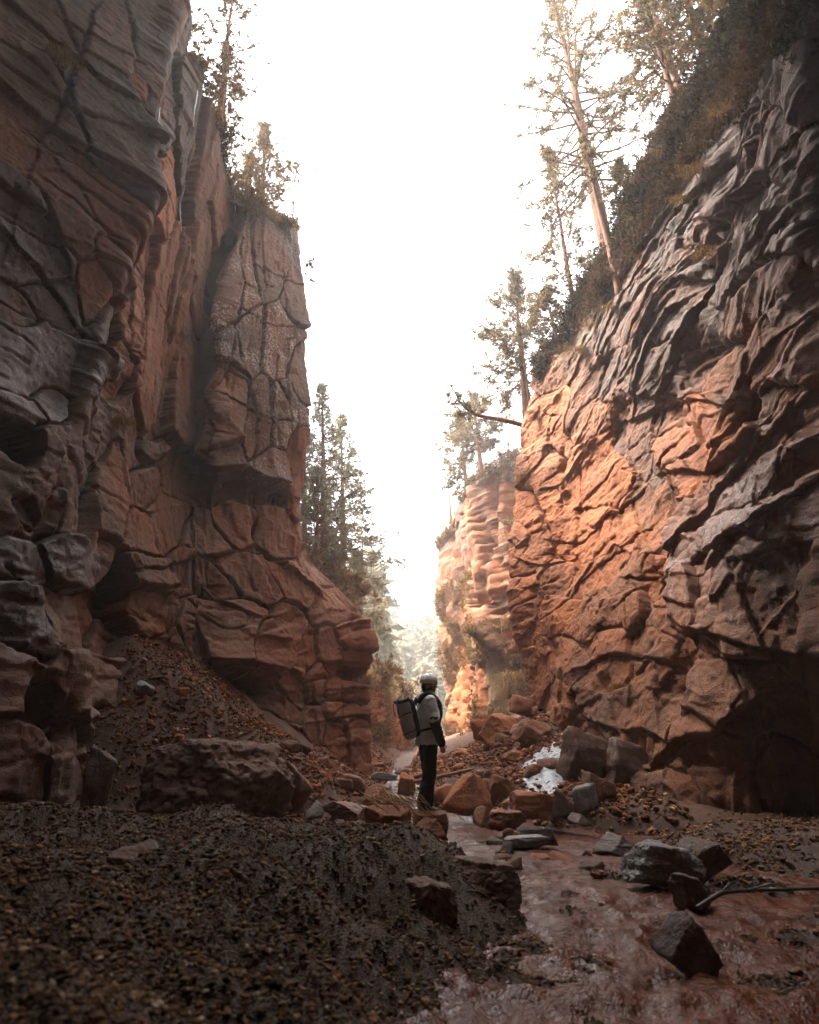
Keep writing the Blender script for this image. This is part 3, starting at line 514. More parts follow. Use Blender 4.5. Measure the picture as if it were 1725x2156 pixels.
# added unseen end wall and rock roof that darken the foreground
def shade_roof():
    nx, ns = 150, 260
    xs = np.linspace(-11, 11, nx); s = np.linspace(0, 1, ns)
    prof = np.array([(-13.2, -2.0), (-13.6, 6), (-13.0, 12), (-11, 15.2), (-7, 16.4), (-1, 16.4), (3.0, 17.2), (5.6, 18.4), (6.3, 19.6), (5.6, 22), (3.0, 25), (-14, 28)], float)
    L = np.concatenate([[0], np.cumsum(np.hypot(*np.diff(prof, axis=0).T))]); t = s * L[-1]
    y = np.interp(t, L, prof[:, 0]); z = np.interp(t, L, prof[:, 1])
    B = np.stack([np.broadcast_to(xs[:, None], (nx, ns)), np.broadcast_to(y, (nx, ns)) + 0.7 * np.sin(xs * 0.5)[:, None], np.broadcast_to(z, (nx, ns)) + 0 * xs[:, None]], -1)
    nrm = np.cross(np.gradient(B, axis=0), np.gradient(B, axis=1)); nrm /= np.linalg.norm(nrm, axis=-1, keepdims=True)
    d = 0.6 * fbm(B * 0.3, 4, 91) + 0.2 * fbm(B * 1.4, 3, 95)
    B = B + nrm * d[..., None]
    o = mesh_np('shade_roof', B.reshape(-1, 3), grid_faces(nx, ns), M_LEFT, attrs={'paint': np.tile((.35, .2, 0, 0), (nx * ns, 1))})
    o['kind'] = 'structure'
shade_roof()

# ------------------------------------------------------------------ ground, stream
XL_Y = [-20, 0, 1, 2, 3, 3.6, 4.2, 5, 5.8, 6.5, 7.2, 8.0, 8.7, 9.4, 11, 13, 15, 20, 30, 60, 200]
XL_X = [-.3, -.1, .0, .02, .1, .3, .62, .66, .72, .62, .42, .30, .0, -.95, -1.1, -.75, -.62, -.6, -.6, -.4, -.4]
XR_Y = [-20, 5, 8.6, 9.4, 10.2, 11, 12, 13, 15, 20, 30, 60, 200]
XR_X = [6.5, 6.5, 5.5, 4.0, 2.4, 1.5, .75, .35, .15, .05, .2, .6, .6]
ZW_Y = [-20, 9.6, 12, 15, 20, 27, 40, 60, 200]; ZW_Z = [0, 0, .16, .42, .75, 1.15, 1.75, 2.6, 8]
def water_z(y): return np.interp(y, ZW_Y, ZW_Z)
def ground_z(x, y, detail=True):
    x = np.asarray(x, float); y = np.asarray(y, float)
    P3 = np.stack([x, y, 0 * x], -1)
    wob = 0.16 * fbm(P3 * 1.1, 3, 101)
    xl = np.interp(y, XL_Y, XL_X) + wob; xr = np.interp(y, XR_Y, XR_X) + wob
    zw = water_z(y)
    bank = np.interp(y, [-20, 4.5, 5.5, 6.5, 7.5, 9, 12, 15, 30], [.46, .44, .34, .20, .11, .10, .2, .3, .5])
    wd = np.interp(y, [0, 3, 5, 7, 10, 20], [.9, .8, .7, .9, 1.0, 1.2])
    hl = bank * smooth(xl - x, -.05, wd) + 0.055 * np.clip(xl - x - 1, 0, 4)
    hr = np.interp(y, [-20, 8, 10, 13, 20, 30], [.10, .10, .14, .22, .3, .4]) * smooth(x - xr, -.05, .6)
    bed = -.10 + 0.04 * fbm(P3 * 1.6, 3, 105) + (.03 + .075 * fbm(P3 * 2.1, 4, 107)) * (1 - smooth(y, 6, 9))
    # right gravel bar in front of the dark wall
    bar = .17 * smooth(x - 0.35 * np.abs(y - 7.6), 2.5, 3.4) * smooth(9.4 - np.abs(y - 5.6), 5.6, 6.6) + .1 * smooth(x, 3.4, 4.4)
    # talus cones
    tl = 2.75 - np.sqrt((.60 * (x + 5.2)) ** 2 + (np.where(y < 10.6, 1.35, .35) * (y - 10.6)) ** 2 + .02)
    tl = tl + .14 * fbm(P3 * .9, 4, 119)
    tl = np.maximum(tl, .30 - .12 * np.abs(x + 3)) * smooth(y, 8.2, 9.4)
    st = np.interp(y, [8, 10, 11.5, 13, 15, 18, 24, 40], [0, .08, .22, .42, .58, .5, .4, .4]); x0 = np.interp(y, [9, 11, 13, 16, 30], [2.6, 1.9, 1.3, .9, 1.1])
    q = x - x0; tr = st * (q + np.sqrt(q * q + .08)) * .5
    q2 = -x - np.interp(y, [11, 15, 20, 30], [2.0, 1.1, 1.2, 1.3]); tl2 = np.interp(y, [11, 14, 20, 40], [0, .25, .4, .5]) * (q2 + np.sqrt(q2 * q2 + .1)) * .5
    h = bed + np.maximum(0, tl) + np.minimum(tr, 5) + np.minimum(tl2, 4) + np.maximum(hl + .1 * smooth(xl - x, -.1, .2), np.maximum(hr + .1 * smooth(x - xr, -.1, .2), bar))
    far = np.clip(y - 70, 0, 200); hill = 24 * smooth(y, 75, 135) * (0.75 + 0.25 * smooth(np.abs(x - 3), 2, 50)) + .25 * np.clip(np.abs(x) - 12, 0, 80) * smooth(y, 45, 80)
    h = h + zw * (y < 75) + (y >= 75) * water_z(75 + 0 * y) + hill
    if detail:
        h = h + .03 * fbm(P3 * 2.2, 4, 111) + .012 * fbm(P3 * 9, 3, 115)
        h = h + smooth(y, 60, 90) * 1.5 * fbm(P3 * .08, 3, 117)
    return h
def axis(parts):
    return np.concatenate([np.linspace(a, b, n, endpoint=False) for a, b, n in parts])
gx = axis([(-90, -20, 40), (-20, -7, 60), (-7, 7, 380), (7, 20, 60), (20, 90.1, 41)])
gy = axis([(-14, 0.5, 50), (0.5, 12, 330), (12, 22, 170), (22, 60, 130), (60, 190.1, 90)])
GX, GY = np.meshgrid(gx, gy, indexing='ij'); GZ = ground_z(GX, GY)

mg, ntg, bg_ = mat('gravel_soil'); tcg = ntg.nodes.new('ShaderNodeTexCoord').outputs['Object']
vg = ntg.nodes.new('ShaderNodeTexVoronoi'); vg.inputs['Scale'].default_value = 110; ntg.links.new(tcg, vg.inputs['Vector'])
gcol = ramp(ntg, vg.outputs['Color'], [(0.0, (.03, .016, .009)), (0.35, (.07, .038, .020)), (0.6, (.09, .048, .024)), (0.85, (.13, .066, .030)), (1.0, (.2, .135, .09))])
gcol = mix(ntg, 0.8, gcol, ramp(ntg, noise(ntg, tcg, 1.4, 5, .65), [(.3, (.55, .5, .47)), (.7, (1.05, 1, .95))]), 'MULTIPLY')
sepg = ntg.nodes.new('ShaderNodeSeparateXYZ'); ntg.links.new(tcg, sepg.inputs[0])
red = ntg.nodes.new('ShaderNodeMapRange'); ntg.links.new(sepg.outputs[1], red.inputs[0]); red.inputs[1].default_value = 6; red.inputs[2].default_value = 14
gcol = mix(ntg, red.outputs[0], gcol, mix(ntg, 1.0, gcol, (1.75, 1.15, .85), 'MULTIPLY'))
frs = ntg.nodes.new('ShaderNodeMapRange'); ntg.links.new(sepg.outputs[1], frs.inputs[0]); frs.inputs[1].default_value = 55; frs.inputs[2].default_value = 75
gcol = mix(ntg, frs.outputs[0], gcol, (.07, .06, .025))
ntg.links.new(gcol, bg_.inputs['Base Color']); bg_.inputs['Roughness'].default_value = .75
bpg = ntg.nodes.new('ShaderNodeBump'); bpg.inputs['Strength'].default_value = .9; bpg.inputs['Distance'].default_value = .03
ntg.links.new(math_(ntg, 'ADD', math_(ntg, 'MULTIPLY', vg.outputs['Distance'], -1.0), noise(ntg, tcg, 20, 5, .7)), bpg.inputs['Height']); ntg.links.new(bpg.outputs[0], bg_.inputs['Normal'])
ground = mesh_np('ground', np.stack([GX, GY, GZ], -1).reshape(-1, 3), grid_faces(len(gx), len(gy)), mg); ground['kind'] = 'structure'

mw, ntw, bw = mat('muddy_water'); tcw = ntw.nodes.new('ShaderNodeTexCoord').outputs['Object']
ntw.links.new(ramp(ntw, noise(ntw, tcw, 1.5, 4), [(.35, (.055, .0125, .004)), (.65, (.10, .025, .008))]), bw.inputs['Base Color'])
bw.inputs['Roughness'].default_value = .05; bw.inputs['IOR'].default_value = 1.34; bw.inputs['Specular IOR Level'].default_value = .34
bpw = ntw.nodes.new('ShaderNodeBump'); bpw.inputs['Strength'].default_value = 1.0; bpw.inputs['Distance'].default_value = .03
ntw.links.new(math_(ntw, 'ADD', noise(ntw, tcw, 14, 4, .65, (1, .7, 1)), math_(ntw, 'MULTIPLY', noise(ntw, tcw, 48, 3, .7), .4)), bpw.inputs['Height']); ntw.links.new(bpw.outputs[0], bw.inputs['Normal'])
wy = axis([(-13, 1, 20), (1, 10, 330), (10, 20, 200), (20, 74, 120)]); wt = np.linspace(0, 1, 220)
wl = np.interp(wy, XL_Y, XL_X) - .7; wr = np.interp(wy, XR_Y, XR_X) + .7
WX = wl[:, None] * (1 - wt) + wr[:, None] * wt; WY = np.broadcast_to(wy[:, None], WX.shape); W3 = np.stack([WX, WY, 0 * WX], -1)
Wd = W3 + .12 * np.stack([vnoise(W3 * 2.1, 207), vnoise(W3 * 2.1, 209), 0 * WX], -1)
rip = (1 - np.abs(vnoise(Wd * np.array([3.0, 2.4, 1]), 201))) ** 2 * .05 + .032 * (1 - np.abs(vnoise(Wd * np.array([8, 7, 1]), 203))) ** 2 + .014 * vnoise(Wd * 14, 205) - .025
amp = np.interp(WY, [0, 4, 6, 8.5, 9.5, 20], [1.1, 1.2, .7, .45, .35, .8])
WZ = water_z(WY) - .03 + rip * amp
stream = mesh_np('stream', np.stack([WX, WY, WZ], -1).reshape(-1, 3), grid_faces(len(wy), 220), mw); stream['kind'] = 'structure'
#CONTINUE2
# ------------------------------------------------------------------ boulders and stones
import bmesh
_ico = {}
def ico(sub):
    if sub not in _ico:
        bm = bmesh.new(); bmesh.ops.create_icosphere(bm, subdivisions=sub, radius=1.0); bm.verts.ensure_lookup_table()
        V = np.array([v.co[:] for v in bm.verts]); Fa = np.array([[v.index for v in f.verts] for f in bm.faces]); bm.free()
        V /= np.linalg.norm(V, axis=1, keepdims=True); _ico[sub] = (V, Fa)
    return _ico[sub]
def rock_shape(seed, sub=4, kind='block', p=60.0, rough=.05, fillto=None):
    "an angular convex stone cut by random planes, in the box [-.5,.5] x [-.5,.5] x [0,1]"
    rng = np.random.RandomState(seed); D, Fa = ico(sub)
    n = {'block': 9, 'slab': 8, 'round': 14, 'wedge': 7}[kind]
    nn = rng.normal(size=(n, 3)); nn /= np.linalg.norm(nn, axis=1, keepdims=True); hh = rng.uniform(.62, 1.0, n)
    base = np.array([(1, .1, .15), (-1, .15, .1), (.1, 1, .1), (-.1, -1, .2), (.12, -.1, 1), (0, 0, -1)]) + rng.uniform(-.22, .22, (6, 3))
    bh = np.array([.85, .85, .8, .8, .62, .6]) * rng.uniform(.85, 1.1, 6)
    if kind == 'wedge':
        base = np.concatenate([base, [(.95, -.15, .55), (-.62, -.25, .72), (-.2, -.85, .45)]]); bh = np.concatenate([bh, [.5, .34, .42]])
    if kind == 'round': p = 18.0; rough *= 1.4
    nn = np.concatenate([nn, base / np.linalg.norm(base, axis=1, keepdims=True)]); hh = np.concatenate([hh, bh])
    dn = np.maximum(D @ nn.T, 1e-3) / hh
    r = (dn ** p).sum(1) ** (-1 / p)
    V = D * r[:, None]
    V = V + D * (rough * fbm(V * 2.2 + seed, 4, 5) + rough * .35 * fbm(V * 9 + seed, 3, 7))[:, None]
    V = V + D * (rough * .3 * fbm(V * 26 + seed, 2, 13))[:, None]
    V = V + D * (rough * .5 * vnoise(V * np.array([1, 1, 7.0]) + seed, 9))[:, None]
    return V, Fa
def fit(V, w, d, h, rz=0, tilt=(0, 0)):
    M = np.array((Matrix.Rotation(rz, 3, 'Z') @ Matrix.Rotation(tilt[0], 3, 'X') @ Matrix.Rotation(tilt[1], 3, 'Y')))
    V = V @ M.T
    lo, hi = V.min(0), V.max(0); V = (V - (lo + hi) / 2) / (hi - lo); V[:, 2] += .5
    return V * np.array([w, d, h])
def boulder(name, label, cat, px, py, wpx, hpx, D, kind='block', seed=1, rz=0., tilt=(0, 0), paint=(.5, .1, 0, 0), m=None, depth=.8, sub=None, sink=.08, group=None):
    """a boulder whose foot is seen at (px, py), wpx x hpx traced pixels large at distance D"""
    q = at(px, py, D); t = (q[1] * CP + (q[2] - CAM_Z) * SP); wm = wpx / F * t; hm = at(px, py - hpx, D)[2] - q[2]
    if sub is None: sub = 6 if wpx > 150 else 5 if wpx > 60 else 4
    V, Fa = rock_shape(seed, sub, kind)
    dm = wm * depth; sk = sink * hm + .02
    V = fit(V, wm, dm, hm + sk, rz, tilt)
    o = mesh_np(name, V, Fa, m or M_RIGHT, attrs={'paint': np.tile(paint, (len(V), 1))}, loc=(q[0], q[1] + dm * .35, q[2] - sk))
    return tag(o, label, cat, group)
RUST, BROWN, GREY, DARK, WETG = (.95, .1, 0, 0), (.6, .3, 0, 0), (.05, .25, 0, 0), (.15, .8, 0, 0), (.0, .75, 0, 0)
B = boulder
B('boulder', 'huge dark rectangular boulder at the foot of the left talus slope', 'boulder', 420, 1738, 345, 190, 8.0, 'round', 6, .1, (.05, .08), (.3, .15, 0, .0), M_LEFT, .8, 6)
B('boulder', 'dark wet upright boulder left of the huge rectangular boulder', 'boulder', 185, 1715, 70, 150, 8.3, 'block', 14, .6, (0, .1), (.2, .6, 0, 0), M_LEFT)
B('boulder', 'rounded dark stone half buried in gravel above the huge rectangular boulder', 'boulder', 296, 1578, 68, 66, 9.7, 'round', 17, .2, (0, 0), (.2, .1, 0, .2), M_LEFT)
B('boulder', 'tilted brown slab leaning on the right end of the huge rectangular boulder', 'boulder', 615, 1722, 80, 120, 9.3, 'wedge', 22, 2.6, (0, .3), BROWN, M_LEFT)
B('boulder', 'pale flat stone lying high on the left gravel slope', 'stone', 300, 1462, 48, 32, 10.0, 'slab', 31, .3, (.2, .2), (.0, .4, 0, 0), M_PALE)
B('boulder', 'small rust red stone beside the pale flat stone on the left gravel slope', 'stone', 380, 1462, 30, 16, 10.0, 'slab', 32, .9, (.1, 0), RUST)
B('boulder', 'grey pebble shaped stone midway down the left gravel slope', 'stone', 338, 1512, 24, 15, 9.9, 'round', 33, .9, (.1, 0), GREY, M_LEFT)
B('boulder', 'orange chip of rock near the top edge of the huge rectangular boulder', 'stone', 374, 1560, 24, 16, 9.5, 'block', 34, .9, (.1, 0), RUST)
B('boulder', 'long pale flat slab at the water edge left of the hiker', 'boulder', 722, 1722, 105, 34, 9.3, 'slab', 41, -.25, (.08, .1), (.45, .6, 0, 0))
B('boulder', 'small pale wedge of rock beside the long pale flat slab', 'stone', 660, 1722, 40, 36, 9.0, 'wedge', 42, .5, (0, 0), (.5, .2, 0, 0), M_PALE)
B('boulder', 'dark brown block at the foot of the orange rock pillar', 'boulder', 795, 1700, 74, 50, 11.2, 'wedge', 43, .3, (0, .1), (.6, .2, 0, 0))
B('boulder', 'angular red brown boulder topped with straw left of the hiker', 'boulder', 815, 1763, 104, 66, 7.4, 'block', 44, -.45, (0, .15), (.85, .25, 0, 0))
B('boulder', 'grey pink pointed stone in front of the rock the hiker stands on', 'boulder', 907, 1774, 78, 50, 7.5, 'wedge', 45, .25, (0, 0), (.4, .1, .1, 0))
B('boulder', 'low dark red rock that carries the hiker', 'boulder', 906, 1756, 84, 48, 8.25, 'slab', 46, .1, (0, 0), (.75, .35, 0, 0), None, .75, None, .3)
B('boulder', 'big orange triangular boulder right behind the hiker', 'boulder', 988, 1712, 112, 84, 10.4, 'wedge', 51, -.15, (0, 0), (1, .2, 0, 0), None, .7)
B('boulder', 'dark brown boulder behind the orange triangular one', 'boulder', 1062, 1690, 66, 60, 11.4, 'block', 52, .4, (0, 0), BROWN)
B('boulder', 'wide orange flat topped boulder in the middle of the stream', 'boulder', 1140, 1720, 118, 56, 9.7, 'block', 53, .25, (0, .06), (.95, .3, 0, 0))
B('boulder', 'dark wedge leaning on the right end of the wide orange boulder', 'boulder', 1190, 1722, 52, 60, 9.6, 'wedge', 57, 2.9, (0, .2), DARK)
B('boulder', 'rounded dark red boulder in front of the wide orange one', 'boulder', 1072, 1748, 82, 44, 9.0, 'round', 54, .1, (0, 0), (.7, .45, 0, 0))
B('boulder', 'small dark red pyramid of rock rising from the bright water', 'boulder', 1020, 1744, 44, 46, 9.15, 'wedge', 55, .6, (0, 0), (.65, .5, 0, 0))
B('boulder', 'small pink rounded stone on the gravel by the rounded dark red boulder', 'stone', 1078, 1770, 40, 26, 8.2, 'round', 56, .1, (0, 0), (.6, .1, 0, 0))
B('boulder', 'flat blue grey slab lying at the edge of the red water', 'boulder', 1112, 1782, 98, 22, 7.8, 'slab', 61, .08, (.05, 0), (.0, .35, 0, 0), M_PALE, .6)
B('boulder', 'small dark rock touching the flat blue grey slab', 'stone', 1158, 1776, 40, 34, 7.9, 'block', 62, .4, (0, 0), WETG, M_LEFT)
B('boulder', 'tall two tone block standing right of the stream rocks', 'boulder', 1274, 1712, 72, 92, 10.3, 'block', 63, .5, (0, .1), (.35, .25, 0, 0))
B('boulder', 'speckled grey slab propped against the tall two tone block', 'boulder', 1238, 1712, 54, 64, 10.1, 'block', 64, .9, (0, -.2), (.0, .5, .3, 0), M_PALE)
B('boulder', 'large grey brown boulder against the right cliff foot above the snow', 'boulder', 1246, 1655, 112, 128, 11.4, 'block', 65, .35, (0, .05), (.3, .2, .2, 0), M_LEFT, .8)
B('boulder', 'big dark boulder wedged under the right cliff overhang', 'boulder', 1362, 1690, 140, 140, 11.0, 'block', 66, .2, (0, .1), (.3, .4, 0, 0), M_LEFT, .7)
B('boulder', 'small black rock standing in the red rapids', 'boulder', 1302, 1800, 88, 44, 7.3, 'wedge', 67, .3, (0, 0), DARK, M_LEFT)
B('boulder', 'low dark pointed rock at the stream edge below the speckled slab', 'boulder', 1226, 1736, 54, 24, 9.3, 'wedge', 68, .7, (0, 0), DARK, M_LEFT)
B('boulder', 'large pale grey boulder in the right foreground of the stream', 'boulder', 1418, 1872, 176, 100, 5.3, 'round', 71, .5, (0, .2), (.0, .15, .35, 0), M_PALE, .9)
B('boulder', 'dark slab leaning over the large pale grey boulder', 'boulder', 1500, 1852, 120, 86, 5.5, 'block', 72, .35, (0, -.35), (.2, .5, 0, 0), M_LEFT, .6)
B('boulder', 'dark rounded stone in the water below the pale grey boulder', 'boulder', 1468, 1912, 84, 72, 4.7, 'round', 73, .5, (0, 0), (.2, .5, 0, 0), M_LEFT)
B('boulder', 'black triangular rock standing in the near water', 'boulder', 1463, 2045, 138, 118, 3.4, 'wedge', 74, .12, (0, 0), (.15, .6, 0, 0), M_LEFT, .5)
B('boulder', 'dark muddy boulder at the edge of the gravel bank', 'boulder', 1010, 1902, 190, 92, 4.3, 'block', 75, .2, (0, .05), (.3, .2, 0, .1), M_LEFT)
B('boulder', 'rounded muddy boulder under the bank nearest the water', 'boulder', 895, 1968, 150, 116, 3.7, 'round', 76, .9, (0, .1), (.3, .2, 0, .1), M_LEFT)
B('boulder', 'broken mud ledge at the inner edge of the gravel bank', 'boulder', 800, 1905, 130, 60, 3.9, 'slab', 92, .5, (.15, .1), (.3, .2, 0, .1), M_LEFT, .9)
B('boulder', 'small half buried stone on the gravel bank behind the muddy boulders', 'stone', 805, 1808, 44, 28, 5.9, 'block', 77, .9, (0, .1), BROWN, M_LEFT)
B('boulder', 'flat topped dark stone sunk in the left foreground gravel', 'boulder', 278, 1868, 138, 92, 3.1, 'slab', 78, .35, (.1, 0), (.25, .1, 0, .1), M_LEFT, .8)
B('boulder', 'small white pebble lying on the foreground gravel', 'stone', 608, 1842, 26, 14, 4.2, 'round', 79, .35, (.1, 0), (.0, .1, 1, 0), M_PALE)
B('boulder', 'large slanted slab on top of the right talus', 'boulder', 1128, 1572, 90, 62, 13.6, 'block', 81, -.5, (0, .45), (.55, .25, .1, 0))
B('boulder', 'long leaning slab below the orange cliff foot', 'boulder', 1062, 1572, 104, 76, 15.0, 'block', 82, -.3, (0, .7), (.85, .05, 0, 0))
B('boulder', 'pale capped block high on the right talus', 'boulder', 1102, 1504, 56, 44, 15.6, 'block', 83, -.3, (0, .3), (.6, 0, .3, 0))
B('boulder', 'flat slab resting below the large slanted slab on the talus', 'boulder', 1096, 1612, 74, 34, 13.4, 'slab', 84, .2, (0, .4), (.6, .2, 0, 0))
B('boulder', 'blocky brown stone in the gap between the talus slabs', 'boulder', 1020, 1560, 56, 46, 16.8, 'block', 85, .6, (0, .1), (.9, 0, 0, 0))
B('boulder', 'flat pink slab at the far end of the right talus', 'boulder', 985, 1600, 84, 26, 17.5, 'slab', 86, -.2, (0, .25), (.8, .1, .1, 0))
B('boulder', 'reddish upright block on the stream bed behind the hiker', 'boulder', 856, 1672, 40, 46, 13.4, 'block', 87, .3, (0, 0), (1, .2, 0, 0))
B('boulder', 'pale flat stone on the far stream bank by the pillar', 'boulder', 808, 1642, 60, 16, 15.2, 'slab', 88, .3, (0, .1), (.5, .3, .1, 0), M_PALE)
B('boulder', 'grey block below the far left cliff', 'boulder', 790, 1625, 40, 22, 18.5, 'block', 89, .3, (0, .1), (.2, .1, .1, 0))
B('boulder', 'stacked rock ledge corner at the water line of the dark right wall', 'boulder', 1310, 1668, 60, 40, 11.3, 'slab', 90, .8, (0, .1), (.5, .2, 0, 0))

# rubble: loose stones one can count, by the place where they lie
def stone_mesh(seed, kind):
    V, Fa = rock_shape(seed, 3, kind); me_o = mesh_np('stone', fit(V, 1, 1, 1, 0), Fa, M_RIGHT, attrs={'paint': np.tile(((.3, .6, .9, .1)[seed % 4], (.1, .35)[seed % 2], .08, 0), (len(V), 1))})
    me = me_o.data; bpy.data.objects.remove(me_o); return me
STONES = [stone_mesh(300 + i, ('block', 'slab', 'wedge', 'block', 'slab')[i % 5]) for i in range(14)]
rr = np.random.RandomState(77)
def rubble(n, label, group, fn, smin, smax, cat='stone'):
    for i in range(n):
        x, y = fn(); s = smin * (smax / smin) ** (rr.rand() ** 1.5)
        o = bpy.data.objects.new('stone', STONES[rr.randint(len(STONES))]); COL.objects.link(o)
        hz_ = s * rr.uniform(.35, .75)
        o.location = (x, y, float(ground_z(x, y)) - .25 * hz_); o.scale = (s, s * rr.uniform(.6, 1), hz_); o.rotation_euler = (rr.uniform(-.25, .25), rr.uniform(-.25, .25), rr.uniform(0, 6.28))
        tag(o, label, cat, group)
U_ = rr.uniform
def f_talus(): y = U_(11.5, 19); return U_(.6, 3.0) + .0 * y, y
def f_bed(): y = U_(9.6, 22); return float(np.interp(y, XL_Y, XL_X)) + U_(-.7, 1.7), y
def f_mid(): y = U_(6.4, 9.6); return U_(.2, 3.2), y
def f_left(): a = U_(0, 1); return -4.6 + 2.6 * a + U_(-.3, .3), 9.6 + U_(-.5, 1.2)
def f_bank(): return U_(-3.0, .4), U_(3.2, 7.2)
def f_bar(): return U_(2.6, 5.2), U_(4.6, 9)
def f_foot(): a = U_(0, 1); return -2.6 + 1.6 * a, 9.2 + 3.5 * a + U_(-.3, .5)
rubble(70, 'loose reddish stone in the rubble of the right talus slope', 'rubble on the right talus', f_talus, .12, .75)
rubble(34, 'loose stone lying along the bright upper stream bed', 'stones on the upper stream bed', f_bed, .10, .62)
rubble(36, 'wet stone scattered in the shallow rapids right of the hiker', 'stones in the shallow rapids', f_mid, .07, .38)
rubble(34, 'loose stone on the gravel slope under the left cliff', 'stones on the left gravel slope', f_left, .04, .2)
rubble(15, 'small stone lying on the foreground gravel bank', 'stones on the gravel bank', f_bank, .025, .09)
rubble(28, 'dark stone on the shaded gravel bar under the right wall', 'stones on the right gravel bar', f_bar, .04, .26)
rubble(30, 'broken stone at the foot of the left pillar', 'stones at the foot of the left pillar', f_foot, .12, .55)

# gravel: uncountable
def gravel():
    rng = np.random.RandomState(9)
    D0, F0 = ico(1)
    pts = []
    def add(n, fx, fy, s0, s1):
        x = fx(n); y = fy(n); s = s0 * (s1 / s0) ** (rng.rand(n) ** 1.8); pts.append(np.stack([x, y, s], 1))
    ly = lambda a, b: (lambda n: a * (b / a) ** rng.rand(n))
    y1 = ly(1.0, 7.5)(215000); pts.append(np.stack([(rng.rand(215000) * 2 - 1.25) * y1 * .72 + .15, y1, (.0017 + .00066 * y1) * (3.0 ** (rng.rand(215000) ** 3 * 1.9))], 1))
    add(7000, lambda n: rng.uniform(-5.2, -1.4, n), lambda n: rng.uniform(8.8, 12, n), .02, .09)
    add(9000, lambda n: rng.uniform(.2, 4.2, n), lambda n: rng.uniform(9.5, 20, n), .03, .13)
    add(4500, lambda n: rng.uniform(-2, .8, n), lambda n: rng.uniform(9.3, 24, n), .03, .13)
    add(6000, lambda n: rng.uniform(2.2, 6, n), lambda n: rng.uniform(3.4, 9.5, n), .015, .07)
    add(2500, lambda n: rng.uniform(-.4, 3.0, n), lambda n: rng.uniform(5.6, 9.6, n), .02, .09)
    Q = np.concatenate(pts); n = len(Q)
    z = ground_z(Q[:, 0], Q[:, 1]); wz = water_z(Q[:, 1]); keep = (z > wz - .04) & ((Q[:, 1] > 7.5) | (rng.rand(n) < .6 + 1.1 * smooth(fbm(np.stack([Q[:, 0], Q[:, 1], 0 * z], -1) * 1.3, 3, 131), -.5, .35))); Q = Q[keep]; z = z[keep]; n = len(Q)
    shapes = D0[None] * rng.uniform(.74, 1.14, (n, 12, 1)); sc = rng.uniform(.6, 1.15, (n, 1, 3)) * np.array([1, 1, .68])
    a = rng.uniform(0, 6.28, n); ca, sa = np.cos(a)[:, None], np.sin(a)[:, None]
    V = shapes * sc * Q[:, 2][:, None, None] * .62
    X = V[..., 0] * ca - V[..., 1] * sa; Y = V[..., 0] * sa + V[..., 1] * ca
    tl = rng.uniform(-.4, .4, (n, 1)); Z = V[..., 2] + tl * X
    V = np.stack([X + Q[:, 0:1], Y + Q[:, 1:2], Z + z[:, None] + Q[:, 2:3] * .3 + .006], -1).reshape(-1, 3)
    Fa = (F0[None] + 12 * np.arange(n)[:, None, None]).reshape(-1, 3)
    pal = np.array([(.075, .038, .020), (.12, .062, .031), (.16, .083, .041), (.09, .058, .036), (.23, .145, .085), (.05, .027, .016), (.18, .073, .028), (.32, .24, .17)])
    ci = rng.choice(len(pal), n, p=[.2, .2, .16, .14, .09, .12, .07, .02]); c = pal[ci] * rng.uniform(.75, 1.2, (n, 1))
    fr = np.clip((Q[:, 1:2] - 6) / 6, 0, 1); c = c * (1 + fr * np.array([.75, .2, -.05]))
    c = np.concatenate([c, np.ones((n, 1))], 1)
    m, ntp, bp_ = mat('pebbles'); a_ = ntp.nodes.new('ShaderNodeAttribute'); a_.attribute_name = 'tint'
    nz = noise(ntp, ntp.nodes.new('ShaderNodeTexCoord').outputs['Object'], 60, 4, .7)
    ntp.links.new(mix(ntp, .7, a_.outputs['Color'], ramp(ntp, nz, [(.3, (.6, .6, .6)), (.7, (1.1, 1.1, 1.1))]), 'MULTIPLY'), bp_.inputs['Base Color']); bp_.inputs['Roughness'].default_value = .9; bp_.inputs['Specular IOR Level'].default_value = .12
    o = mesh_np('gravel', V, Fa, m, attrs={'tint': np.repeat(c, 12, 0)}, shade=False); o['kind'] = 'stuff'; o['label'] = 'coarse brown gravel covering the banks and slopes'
gravel()

# snow patch, ice, driftwood
def tube(path, radii, sides=7):
    P_ = np.array(path, float); n = len(P_); T = np.gradient(P_, axis=0); T /= np.linalg.norm(T, axis=1, keepdims=True) + 1e-9
    ref = np.array([.31, .17, .93]) if abs(T[:, 2]).mean() < .8 else np.array([.9, .4, .1])
    A = np.cross(T, ref); A /= np.linalg.norm(A, axis=1, keepdims=True) + 1e-9; Bv = np.cross(T, A)
    th = np.arange(sides) * 2 * math.pi / sides
    V = P_[:, None] + (A[:, None] * np.cos(th)[None, :, None] + Bv[:, None] * np.sin(th)[None, :, None]) * np.array(radii)[:, None, None]
    i = np.arange(n - 1)[:, None] * sides; j = np.arange(sides)[None]; k = (j + 1) % sides
    Fq = np.stack([i + j, i + k, i + sides + k, i + sides + j], -1).reshape(-1, 4)
    V = np.concatenate([V.reshape(-1, 3), P_[:1], P_[-1:]]); c0, c1 = n * sides, n * sides + 1
    jj = np.arange(sides); kk = (jj + 1) % sides; t0 = np.stack([kk, jj, jj * 0 + c0], 1); t1 = np.stack([(n - 1) * sides + jj, (n - 1) * sides + kk, jj * 0 + c1], 1)
    return V, Fq, np.concatenate([t0, t1])
def tubes(list_of):
    Vs, Fq, Ft, o = [], [], [], 0
    for path, radii, sides in list_of:
        v, q, t = tube(path, radii, sides); Vs.append(v); Fq.append(q + o); Ft.append(t + o); o += len(v)
    return np.concatenate(Vs), [np.concatenate(Fq), np.concatenate(Ft)]
